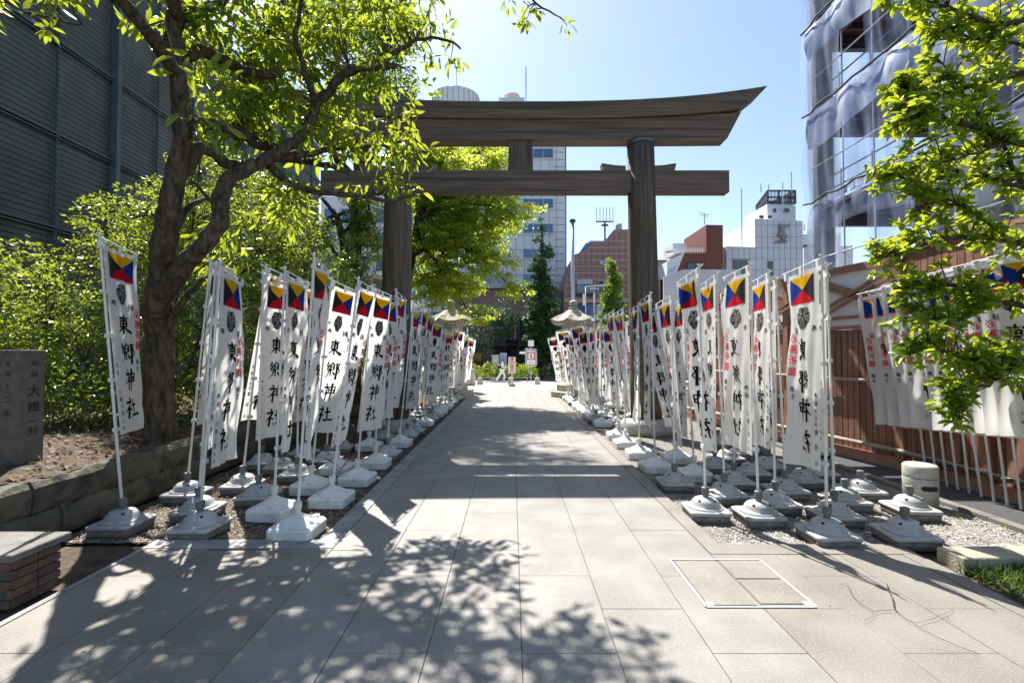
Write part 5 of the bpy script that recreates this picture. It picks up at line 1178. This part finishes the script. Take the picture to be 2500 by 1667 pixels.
# ================================================================= TREES
def rand_unit(n):
    v = rng.normal(0, 1, (n, 3)); return v/np.linalg.norm(v, axis=1, keepdims=True)
def clump_points(blobs, n, nclump, csize, flat=.45, shell=.55):
    """leaf positions in small clumps spread through the given ellipsoids; returns points, outward directions"""
    vol = np.array([b[3]*b[4]*b[5] for b in blobs]); w = vol/vol.sum(); bi = rng.choice(len(blobs), nclump, p=w); B = np.array(blobs)[bi]
    u = rand_unit(nclump); rr = (rng.random(nclump)**shell)[:, None]
    C = B[:, :3]+u*rr*B[:, 3:6]; cs = csize*rng.uniform(.5, 1.3, nclump)
    k = rng.integers(0, nclump, n); v = rand_unit(n)*(rng.random(n)**.6)[:, None]; P = C[k]+v*cs[k][:, None]*np.array([1, 1, flat])
    return P, v*.8+u[k]*.5, C, k
def foliage(root, P, out, size, m_, wid=.5, bend=.2, up=.9, jit=.6, droop=.2, six=False, parts=0, name='foliage'):
    n = len(P); N = rng.normal(0, jit, (n, 3))+np.array([0, 0, up])+out*.25; D = out+rng.normal(0, .5, (n, 3))-np.array([0, 0, droop])
    if parts:
        d = np.linalg.norm(P-np.array([0, 0, CAM_H]), axis=1); vis = (P[:, 1] > .5) & (np.abs(P[:, 0]/np.maximum(P[:, 1], .1)) < 1.06) & ((P[:, 2]-CAM_H)/np.maximum(P[:, 1], .1) < .73)
        o_ = np.argsort(np.where(vis, d, 1e9))[:parts]; rest = np.ones(n, bool); rest[o_] = False
        for q in range(6):
            idx = o_[q::6]
        protos = []
        for q in range(5):
            V, F = leafgeo(np.zeros((1, 3)), np.array([[0, 0, 1.]]), np.array([[1., 0, 0]]), np.array([1.0]), wid*rng.uniform(.85, 1.15), bend*rng.uniform(.3, 1.6), six=True); protos.append(arrmesh('leaf', V, F, m_))
        for i in o_:
            nn = Vector(N[i]).normalized(); dd = Vector(D[i]); dd = (dd-nn*dd.dot(nn)).normalized(); ww = nn.cross(dd); s = size*rng.uniform(.65, 1.15)
            M = Matrix(((dd.x, ww.x, nn.x, 0), (dd.y, ww.y, nn.y, 0), (dd.z, ww.z, nn.z, 0), (0, 0, 0, 1)))
            ob('leaf', protos[rnd.randrange(5)], root, M=Matrix.Translation(Vector(P[i])-root.location)@M@Matrix.Diagonal((s, s, s, 1)))
        P, N, D = P[rest], N[rest], D[rest]
    V, F = leafgeo(P, N, D, size, wid, bend, six); V = V-np.array(root.location)
    o = ob(name, arrmesh(name, V, F, m_), root); tag(o, kind='stuff'); return o
def smooth_path(pts, sub=4):
    P = [Vector(p) for p in pts]; out = []
    for i in range(len(P)-1):
        p0, p1, p2, p3 = P[max(i-1, 0)], P[i], P[i+1], P[min(i+2, len(P)-1)]
        for k in range(sub): t = k/sub; out.append(.5*((2*p1)+(p2-p0)*t+(2*p0-5*p1+4*p2-p3)*t*t+(3*p1-p0-3*p2+p3)*t**3))
    out.append(P[-1]); return out
def limb(root, pts, r0, r1, name='branch', n=9, wob=.02, m_='bark'):
    S = smooth_path(pts); k = len(S); rad = [(r0+(r1-r0)*(i/(k-1)))*(1+rnd.uniform(-.07, .09)) for i in range(k)]
    S = [p+Vector((rnd.uniform(-wob, wob), rnd.uniform(-wob, wob), rnd.uniform(-wob, wob)))*(0 if i == 0 else 1) for i, p in enumerate(S)]
    m = MB()
    if r0 > .08 and m_ == 'bark':
        n = 26; S2 = smooth_path(S, 3); r2 = np.interp(np.linspace(0, 1, len(S2)), np.linspace(0, 1, len(rad)), rad); m.tube([p-root.location for p in S2], [float(q) for q in r2], n); f1 = [rnd.uniform(0, 6) for _ in range(5)]
        for i in range(len(S2)):
            c = S2[i]-root.location
            for k in range(n):
                th = 2*math.pi*k/n; g = 1+.05*math.sin(3*th+f1[0]+i*.11)+.045*math.sin(7*th+f1[1]+.23*i)+.03*math.sin(12*th+f1[2]-.17*i)+.035*math.sin(i*.9+2*th+f1[3])+rnd.uniform(-.02, .02)
                v = Vector(m.v[i*n+k]); m.v[i*n+k] = tuple(c+(v-c)*g)
    else: m.tube([p-root.location for p in S], rad, n)
    m.build(name, m_, root, True); return S, rad
def twigs(root, C, anchors, r_, m_='bark_dark', name='twig_growth'):
    """thin twigs from the nearest limb point to each clump"""
    m = MB(); A = np.array([tuple(a) for a in anchors])
    for c in C:
        d = np.linalg.norm(A-c, axis=1); a = Vector(A[d.argmin()]); c_ = Vector(c)
        if 0.05 < (c_-a).length < 2.6:
            mid = (a+c_)/2+Vector((rnd.uniform(-.12, .12), rnd.uniform(-.12, .12), rnd.uniform(-.05, .18)))*(c_-a).length
            m.tube([a-root.location, mid-root.location, c_-root.location], [r_, r_*.7, r_*.35], 4, False)
    return tag(m.build(name, m_, root), kind='stuff')

# --- big tree on the left bed
T = empty('broadleaf_tree', (-4.78, 6.6, .55), 0, 'big gnarled tree with forked trunk and long glossy drooping leaves over the left banners', 'tree')
AN = []
def lean_y(px, py, Y):
    hf = min(1, max(0, (800-py)/500)); return Y+hf*float(np.interp(px, [380, 500, 650, 950], [-1.2, -.3, .7, 1.5]))
def L1(pts, r0, r1, name='branch', n=9): S, _ = limb(T, [dt(p[0], p[1], lean_y(*p)) for p in pts], r0, r1, name, n); AN.extend(S[2:]); return S
L1([(368, 1040, 6.6), (370, 930, 6.6), (366, 800, 6.6), (362, 700, 6.6), (370, 610, 6.6), (382, 520, 6.6), (400, 430, 6.6), (418, 340, 6.6), (414, 250, 6.6)], .185, .095, 'trunk', 16)
L1([(414, 260, 6.6), (405, 170, 6.5), (398, 90, 6.5), (404, 30, 6.4)], .095, .07)
L1([(398, 60, 6.5), (440, 30, 6.3), (490, 15, 6.1), (560, -30, 5.9)], .07, .04)
L1([(376, 680, 6.55), (420, 610, 6.4), (470, 560, 6.3), (505, 500, 6.25), (508, 450, 6.2), (530, 410, 6.1), (590, 375, 6.0), (640, 348, 5.9), (690, 315, 5.8), (730, 240, 5.7), (765, 195, 5.6), (800, 160, 5.5)], .115, .05, n=12)
L1([(800, 160, 5.5), (860, 158, 5.3), (912, 150, 5.2)], .05, .04)
L1([(790, 170, 5.5), (850, 150, 5.4), (910, 120, 5.3), (945, 98, 5.2), (1010, 90, 5.1), (1060, 110, 5.0)], .05, .012)
L1([(418, 285, 6.6), (480, 290, 6.5), (540, 305, 6.4), (600, 330, 6.3), (650, 345, 6.2), (700, 350, 6.1)], .10, .05)
L1([(420, 400, 6.6), (455, 340, 6.6), (500, 360, 6.5), (555, 385, 6.4), (640, 365, 6.3), (740, 378, 6.2), (800, 395, 6.1)], .09, .035)
L1([(620, 380, 6.1), (665, 420, 6.1), (740, 440, 6.0), (830, 450, 5.9), (905, 462, 5.8), (950, 445, 5.7)], .06, .015)
L1([(640, 360, 6.0), (720, 350, 6.0), (800, 340, 6.1), (900, 330, 6.2), (945, 300, 6.2)], .055, .018)
L1([(412, 130, 6.6), (470, 118, 6.4), (530, 150, 6.1), (590, 170, 5.7), (640, 165, 5.4)], .08, .05)
L1([(530, 150, 6.8), (570, 210, 6.6), (560, 280, 6.4), (548, 305, 6.4)], .05, .04)
L1([(640, 160, 7.0), (690, 100, 7.0), (730, 60, 6.9), (780, 30, 6.8), (860, 20, 6.7)], .05, .02)
L1([(560, 150, 6.8), (600, 90, 6.6), (640, 20, 6.4), (680, -60, 6.2)], .06, .04)
L1([(404, 40, 6.4), (380, -60, 6.2), (340, -160, 5.8), (300, -260, 5.4)], .08, .05)
L1([(560, -30, 5.9), (640, -120, 5.6), (740, -160, 5.4), (860, -140, 5.2)], .05, .02)
L1([(405, 170, 6.5), (330, 60, 6.0), (200, -80, 5.6), (60, -140, 5.3)], .08, .03)
L1([(385, 560, 6.6), (440, 470, 6.7), (500, 460, 6.8)], .05, .02)
L1([(372, 800, 6.6), (400, 720, 6.6), (440, 670, 6.6), (470, 640, 6.6)], .06, .03)
L1([(730, 240, 5.7), (700, 170, 5.3), (680, 80, 5.0), (700, -20, 4.7)], .045, .02)
L1([(505, 500, 6.25), (470, 440, 6.0), (440, 420, 5.8)], .03, .012)
def blob(px, py, Y, rx, ry, rz): p = dt(px, py, Y); return (p.x, p.y, p.z, rx, ry, rz)
blob0 = blob
def blob(px, py, Y, rx, ry, rz): return blob0(px, py, lean_y(px, py, Y), rx, ry, rz)
bl = [blob(480, 60, 6.2, .8, .6, .5), blob(455, 300, 6.2, .35, .35, .25), blob(520, 190, 5.9, .4, .4, .3), blob(925, 340, 5.8, .3, .3, .35), blob(880, 400, 5.9, .4, .3, .4), blob(940, 300, 6, .3, .3, .3), blob(820, 420, 5.9, .4, .3, .25), blob(500, 350, 6.0, .3, .3, .2), blob(620, 60, 6.2, 1.0, .8, .7), blob(800, 60, 5.8, 1.0, .8, .6), blob(960, 60, 5.4, .7, .5, .45), blob(560, 200, 6.3, .9, .6, .6), blob(700, 190, 5.9, .9, .6, .6), blob(860, 200, 5.6, .8, .6, .5),
      blob(1010, 110, 5.2, .4, .35, .25), blob(760, 300, 5.9, .9, .5, .45), blob(880, 300, 5.9, .45, .4, .5), blob(470, 200, 5.6, .28, .25, .5), blob(420, 220, 5.2, .24, .2, .35), blob(620, 300, 6.0, .7, .4, .4), blob(900, 400, 5.8, .35, .3, .45), blob(650, 470, 6.3, .5, .5, .35), blob(540, 540, 6.6, .5, .4, .5), blob(460, 620, 6.9, .3, .3, .4),
      blob(330, -150, 5.6, .7, .6, .4), blob(600, -90, 5.6, 1.0, .7, .4), blob(840, -70, 5.2, 1.0, .7, .4), blob(60, -130, 5.3, .6, .5, .3)]
blob = blob0
P, O, C, _ = clump_points(bl, 5400, 330, .24, .8)
AN2 = [p for p in AN]; twigs(T, C, AN2, .011)
foliage(T, P, O, .185, 'leaf_big', wid=.33, bend=.25, up=.35, jit=.75, droop=.75, six=True, parts=300)

# --- overhanging sprays cut by the top edge
def spray(name, lab, pts, r0, m_, size, n, spread, parts=0, wid=.36):
    q = [Vector(dt(*p)) for p in pts]; root = empty(name, q[0], 0, lab, 'branch'); S, _ = limb(root, q, r0, r0*.3, 'branch', 6, .01, 'bark_dark')
    S2 = np.array([tuple(s) for s in S[len(S)//4:]]); C = S2[rng.integers(0, len(S2), max(8, n//12))]+rng.normal(0, spread, (max(8, n//12), 3)); twigs(root, C, S, r0*.4)
    k = rng.integers(0, len(C), n); O = rand_unit(n); foliage(root, C[k]+O*spread*.35, O, size, m_, wid=wid, up=.4, jit=.7, droop=.8, six=True, parts=parts)
spray('overhanging_branch', 'leafy branch tips hanging in from the top left corner', [(-120, -120, 4.4), (-40, -40, 4.3), (40, 20, 4.3), (110, 40, 4.3), (190, 62, 4.3)], .02, 'leaf_big', .13, 90, .10)
spray('overhanging_branch', 'small leafy twig hanging in at the left edge below the top corner', [(-90, 0, 4.2), (-30, 30, 4.2), (12, 70, 4.2)], .015, 'leaf_big', .13, 14, .04)
spray('overhanging_branch', 'leaf spray hanging from the top edge above the torii', [(1120, -140, 5.0), (1180, -60, 5.0), (1230, 5, 5.0), (1285, 40, 5.0)], .02, 'leaf_big', .11, 110, .13)

# --- shrub masses behind the left wall
def shrub(name, lab, cat, loc, bl, n, nc, cs, size, m_, trunk=True, wid=.5, up=.75, jit=.7, flat=.5, group=None, stems=5, shell=.42, droop=.1):
    root = empty(name, loc, 0, lab, cat, group); P, O, C, _ = clump_points(bl, n, nc, cs, flat, shell)
    P = P[P[:, 2] > .0]; O = O[:len(P)]
    S_all = []
    if trunk:
        for k in range(stems):
            c = Vector(bl[k % len(bl)][:3]); b0 = Vector(loc)+Vector((rnd.uniform(-.15, .15), rnd.uniform(-.15, .15), 0)); S, _ = limb(root, [b0, b0.lerp(c, .45)+Vector((rnd.uniform(-.2, .2), rnd.uniform(-.2, .2), .1)), c+Vector((0, 0, bl[k % len(bl)][5]*.3))], .05 if stems > 1 else .2, .015, 'stem', 6, .03, 'bark_dark'); S_all += S
        twigs(root, C[::3], S_all, .01)
    foliage(root, P, O, size, m_, wid=wid, bend=.2, up=up, jit=jit, droop=droop); return root
shrub('broadleaf_shrub', 'dense glossy shrub filling the far left edge behind the stone pillar', 'shrub', (-7.9, 7.2, .6), [(-8.4, 7.4, 1.8, 1.7, 1.1, 1.5), (-7.3, 7.6, 1.7, 1.1, 1.0, 1.6), (-7.9, 7.0, 3.0, 1.1, .9, .7), (-6.6, 7.4, 1.3, .8, .7, 1.0), (-7.0, 6.7, 1.1, 1.3, .5, .7)], 17000, 800, .28, .075, 'leaf_shrub', flat=.4)
shrub('broadleaf_shrub', 'dark glossy shrub directly behind the leaning left banner', 'shrub', (-6.2, 8.3, .6), [(-6.3, 8.6, 1.7, 1.3, 1.0, 1.5), (-5.5, 8.7, 1.9, .9, .9, 1.5), (-7.2, 8.9, 3.2, 1.4, .9, 1.1), (-6.0, 9.0, 3.6, 1.2, .9, 1.2), (-5.9, 7.6, 1.1, .9, .5, .6), (-5.2, 8.0, 1.0, .7, .5, .6)], 17000, 800, .28, .072, 'leaf_shrub', flat=.4)
shrub('broadleaf_shrub', 'tall pale tipped shrub reaching up the metal clad wall left of the trunk', 'shrub', (-6.8, 9.6, .6), [(-7.2, 9.8, 4.3, 1.5, 1.0, 1.0), (-6.0, 10.0, 4.9, 1.2, .9, 1.1), (-6.1, 9.4, 5.6, .7, .6, .5), (-5.2, 9.8, 3.4, 1.1, .9, 1.5)], 15000, 800, .28, .078, 'leaf_shrub', flat=.35)
shrub('broadleaf_shrub', 'leafy shrub right of the forked trunk above the left banner tops', 'shrub', (-4.7, 9.8, .6), [(-4.7, 9.9, 2.0, 1.2, .9, 1.6), (-4.2, 9.7, 3.5, 1.1, .9, 1.1), (-3.5, 10.8, 2.9, .9, .8, 1.3), (-5.0, 10.4, 4.6, 1.0, .8, .9)], 15000, 800, .26, .07, 'leaf_shrub', flat=.4)
shrub('broadleaf_shrub', 'dim shrub in the gap between trunk and left torii pillar', 'shrub', (-4.4, 12.4, .6), [(-4.2, 12.6, 2.2, 1.4, 1.0, 1.8), (-5.6, 12.8, 3.0, 1.5, 1.0, 2.2), (-3.9, 12.8, 4.0, .9, .8, .9)], 11000, 600, .3, .09, 'leaf_shrub', flat=.4)
# --- trees behind
def tree(name, lab, loc, trunk_pts, r0, bl, n, nc, cs, size, m_, limbs=8, **kw):
    root = empty(name, loc, 0, lab, 'tree', kw.pop('group', None)); S, _ = limb(root, trunk_pts, r0, r0*.45, 'trunk', 10, .03); top = S[int(len(S)*.55):]; AN = list(S)
    for k in range(limbs):
        c = Vector(bl[k % len(bl)][:3])+Vector((rnd.uniform(-.5, .5), rnd.uniform(-.4, .4), rnd.uniform(-.3, .3)))*bl[k % len(bl)][3]; a = top[rnd.randrange(len(top))]
        q, _ = limb(root, [a, a.lerp(c, .5)+Vector((0, 0, .25)), c], r0*.38, r0*.08, 'branch', 7, .05); AN += q
    P, O, C, _ = clump_points(bl, n, nc, cs, kw.get('flat', .4), kw.get('shell', .6)); twigs(root, C[::2], AN, r0*.07)
    foliage(root, P, O, size, m_, wid=kw.get('wid', .6), up=kw.get('up', .9), jit=kw.get('jit', .55), droop=kw.get('droop', .15)); return root
tree('tall_tree', 'tall dense green tree rising behind the left end of the torii lintel', (-6.4, 18.5, .4), [(-6.4, 18.5, .4), (-6.2, 18.5, 4.5), (-5.9, 18.4, 7.5), (-5.6, 18.2, 10.5)], .30,
     [blob(690, 60, 18.3, 1.7, 1.4, 1.5), blob(800, 60, 18.3, 1.9, 1.6, 1.6), blob(900, 90, 18.3, 1.25, 1.2, 1.6), blob(850, 190, 18.3, 1.9, 1.5, 1.25), blob(930, 225, 18, .8, .8, .8), blob(930, -20, 18, 1.3, 1.2, .9), blob(720, 260, 18.3, 1.4, 1.2, 1.2), blob(620, 200, 18.3, 1.4, 1.2, 1.3)], 26000, 1000, .42, .125, 'leaf_tall', flat=.6)
tree('maple_tree', 'bright green maple spreading over the path behind the left torii pillar', (-3.9, 17.0, .3), [(-3.9, 17, .3), (-3.85, 17, 2.5), (-3.6, 16.9, 4.6), (-3.2, 16.7, 6.6)], .20,
     [blob(1010, 400, 16.5, 1.5, 1.2, 1.0), blob(1090, 470, 16.5, 1.6, 1.2, .9), blob(1190, 490, 16.5, .8, .8, .45), blob(1040, 560, 16.5, 1.7, 1.3, .8), blob(1120, 610, 16.5, 1.1, 1.0, .55), blob(1180, 665, 17, .8, .8, .42), blob(1010, 660, 16.5, 1.2, 1.1, .7), blob(1100, 720, 17.5, .7, .6, .4), blob(980, 370, 17, 1.4, 1.0, 1.0), blob(1130, 380, 17, 1.1, 1.0, .7), blob(1000, 350, 17.5, 1.2, 1, .9), blob(1110, 340, 18, 1.1, 1, .6), blob(985, 480, 17.5, 1.2, 1, 1), blob(1150, 440, 17.5, 1.0, .8, .6), blob(1060, 530, 18, 1.2, 1, .8), blob(1110, 570, 18, 1, 1, .7), blob(985, 560, 17.8, 1.1, 1, .9), blob(990, 640, 17.8, 1.0, 1, .8), blob(1060, 650, 17.8, 1, .9, .7), blob(1040, 440, 18, 1.3, .9, .8), blob(1130, 520, 17.8, 1.1, .8, .6)], 66000, 1650, .34, .096, 'leaf_maple', flat=.3, wid=.85, limbs=14, shell=.5)
tree('small_tree', 'dark limbed small tree behind the banners left of the torii pillar', (-5.2, 13.6, .5), [(-5.2, 13.6, .5), (-5.0, 13.6, 2.6), (-4.7, 13.5, 4.2), (-4.9, 13.4, 5.6)], .17, [blob(700, 560, 13.6, 1.2, .9, .8), blob(830, 520, 13.4, .9, .8, .8), blob(800, 640, 13.4, .9, .7, .5), blob(650, 430, 13.6, 1.0, .8, .7)], 7000, 320, .3, .085, 'leaf_tall', limbs=10)
tree('slender_tree', 'slender tree trunk showing between the leaves left of the left torii pillar', (-4.1, 13.0, .4), [(-4.15, 13, .4), (-4.2, 13, 3), (-4.15, 13, 4.6), (-4.3, 13, 6.4)], .13, [blob(860, 560, 13, .5, .5, .5), blob(840, 470, 13, .7, .6, .5)], 2200, 120, .26, .085, 'leaf_maple', limbs=5)
def ginkgo(lab, px, ytop, ybot, Y, w, n, m_='leaf_dark', group='columnar street trees across the plaza'):
    a = dt(px, ytop, Y); b_ = dt(px, ybot, Y); h = a.z-b_.z; root = (a.x, Y, -.4); bl = []
    for k in range(9):
        t = k/8; z = b_.z+h*t; r_ = w*(1-t)**.8+.2*w; bl.append((a.x+rnd.uniform(-.12, .12)*w, Y+rnd.uniform(-.1, .1), z, r_, r_*.9, h*.085))
    tree('street_tree', lab, root, [root, (a.x, Y, h*.4), (a.x, Y, h*.7), (a.x, Y, a.z-.6)], .10, bl, n*2, n//12, .30, .17, m_, limbs=9, flat=.6, wid=.8, up=.6, jit=.8, group=group, shell=.5)
ginkgo('tall narrow dark green columnar tree in front of the white tower', 1243, 503, 815, 40, 1.55, 11000)
ginkgo('shorter columnar tree with bright tips beside the right torii pillar', 1408, 592, 770, 40, 1.15, 6500, 'leaf_tall')
shrub('street_shrub_tree', 'dark green bushy tree behind the left end of the clipped hedge', 'tree', (-3.2, 40.5, -.4), [blob(1105, 740, 40.5, 2.2, 1.6, 1.6), blob(1150, 730, 40.5, 1.4, 1.2, 1.5), blob(1120, 790, 40, .9, .9, 1.3), blob(1010, 700, 41, 2.4, 1.4, 2.2)], 9000, 420, .42, .17, 'leaf_dark', stems=2)
shrub('street_shrub_tree', 'dark bushy tree right of the columnar tree, behind the framed sign', 'tree', (2.6, 41, -.4), [blob(1240, 730, 41, 1.6, 1.2, 1.3), blob(1270, 780, 41, 1.5, 1.2, 1.2), blob(1230, 790, 41, .9, 1, 1.0)], 6000, 300, .4, .17, 'leaf_dark', stems=2)
shrub('low_hedge', 'low dark hedge along the street behind the right lantern', 'hedge', (4, 38, -.4), [(3.6, 38, .2, 1.3, .5, .55), (5.5, 38, .2, 1.3, .5, .55), (7.5, 38, .2, 1.5, .5, .6), (2.4, 38, .15, .9, .5, .5)], 5000, 260, .22, .10, 'leaf_dark', trunk=False)
m_h = dt(1075, 735, 35.6); 
shrub('clipped_hedge', 'clipped yellow green hedge behind the walking person', 'hedge', (-1, 35.7, -.4), [(x, 35.7, .38+.06*math.sin(x*3), .55, .55, .70) for x in np.arange(-3.6, 1.7, .38)], 16000, 700, .17, .085, 'leaf_bright', trunk=False, up=.9, jit=.5, shell=.3)
shrub('far_tree', 'mass of foliage filling the gap behind the left shrubs', 'tree', (-7.5, 16, .4), [(-7.3, 16, 3.5, 2, 1.3, 2.8), (-6.0, 16.4, 2.5, 1.5, 1.2, 2.2), (-4.8, 17.5, 2.0, 1.4, 1, 1.8)], 9000, 420, .4, .13, 'leaf_tall', stems=3)

# --- right foreground tree
T = empty('laurel_tree', (6.4, 3.9, -.02), 0, 'leafy tree reaching in from the right edge, whorls of bright green oval leaves', 'tree'); AN = []
limb(T, [(6.4, 3.9, -.02), (6.3, 3.9, 1.5), (6.2, 3.95, 3.0), (6.3, 4.0, 4.5), (6.2, 4.0, 6)], .14, .06, 'trunk')
def L7(pts, r0, r1): S, _ = limb(T, [dt(*p) for p in pts], r0, r1, 'branch', 7, .012, 'bark_dark'); AN.extend(S[1:]); return S
BR = [[(2700, 60, 4.2), (2450, 30, 4.1), (2300, 55, 4.0), (2180, 20, 3.95), (2090, -20, 3.9)], [(2700, 200, 4.2), (2420, 160, 4.1), (2260, 190, 4.0), (2130, 215, 3.95), (2075, 200, 3.9)],
      [(2700, 330, 4.2), (2450, 350, 4.0), (2330, 325, 3.9), (2230, 290, 3.85), (2150, 265, 3.8), (2100, 275, 3.8)], [(2700, 520, 4.3), (2480, 470, 4.2), (2350, 430, 4.1), (2230, 400, 4.0), (2120, 420, 4.0), (2050, 400, 4.0)],
      [(2700, 640, 4.3), (2470, 600, 4.2), (2340, 560, 4.1), (2230, 545, 4.0), (2120, 560, 3.9), (2060, 590, 3.9)], [(2700, 760, 4.2), (2450, 720, 4.0), (2300, 690, 3.8), (2200, 660, 3.75), (2110, 665, 3.7)],
      [(2700, 880, 4.1), (2450, 840, 3.9), (2350, 830, 3.8), (2260, 825, 3.7), (2190, 815, 3.65), (2120, 790, 3.6)], [(2350, 830, 3.8), (2280, 875, 3.7), (2230, 900, 3.65), (2210, 930, 3.6)],
      [(2330, 560, 4.1), (2220, 480, 3.9), (2130, 470, 3.9)], [(2330, 325, 3.9), (2250, 350, 3.85), (2150, 380, 3.8)], [(2350, 430, 4.1), (2300, 330, 4.0), (2230, 240, 4.0), (2150, 130, 4.0)], [(2300, 690, 3.8), (2200, 735, 3.7), (2110, 725, 3.7)],
      [(2450, 160, 4.1), (2330, 100, 4.0), (2230, 90, 4.0), (2150, 60, 4.0)]]
for i, b_ in enumerate(BR): L7(b_, .035 if i < 7 else .018, .005)
A7 = np.array([tuple(a) for a in AN]); m = MB(); WH = []
for k in range(1050):
    a = Vector(A7[rng.integers(0, len(A7))]); dv = Vector((-abs(rng.normal(.6, .6)), rng.normal(0, .45), rng.normal(.25, .55))).normalized()*rng.uniform(.07, .25)
    m.tube([a-T.location, a+dv*.5+Vector((0, 0, .02))-T.location, a+dv-T.location], [.005, .004, .0025], 4, False); WH.append((a+dv, dv.normalized()))
tag(m.build('twig_growth', 'bark_dark', T), kind='stuff')
P = []; O = []
for w, dv in WH:
    for q in range(rnd.randint(7, 11)):
        u = Vector(rand_unit(1)[0]); u = (u-dv*u.dot(dv)).normalized(); dd = (u+dv*rnd.uniform(.1, .9)).normalized(); P.append(tuple(w-dv*rnd.uniform(0, .05))); O.append(tuple(dd))
P = np.array(P); O = np.array(O); n = len(P)
def foliage2(root, P, O, size, m_, parts):
    n = len(P); N = rng.normal(0, .55, (n, 3))+np.array([0, 0, 1.0]); d = np.linalg.norm(P-np.array([0, 0, CAM_H]), axis=1); vis = np.abs(P[:, 0]/P[:, 1]) < 1.06
    o_ = np.argsort(np.where(vis, d, 1e9))[:parts]; protos = []
    for q in range(5):
        V, F = leafgeo(np.zeros((1, 3)), np.array([[0, 0, 1.]]), np.array([[1., 0, 0]]), np.array([1.0]), .40+.03*q, .1+.06*q, six=True); protos.append(arrmesh('leaf', V, F, m_))
    for i in o_:
        nn = Vector(N[i]).normalized(); dd = Vector(O[i]); dd = (dd-nn*dd.dot(nn)).normalized(); ww = nn.cross(dd); s = size*rng.uniform(.6, 1.2)
        M = Matrix(((dd.x, ww.x, nn.x, 0), (dd.y, ww.y, nn.y, 0), (dd.z, ww.z, nn.z, 0), (0, 0, 0, 1))); ob('leaf', protos[rnd.randrange(5)], root, M=Matrix.Translation(Vector(P[i])-root.location)@M@Matrix.Diagonal((s, s, s, 1)))
    rest = np.ones(n, bool); rest[o_] = False; V, F = leafgeo(P[rest], N[rest], O[rest], size, .44, .15, True); tag(ob('foliage', arrmesh('foliage', V-np.array(root.location), F, m_), root), kind='stuff')
foliage2(T, P, O, .092, 'leaf_bright', 300)
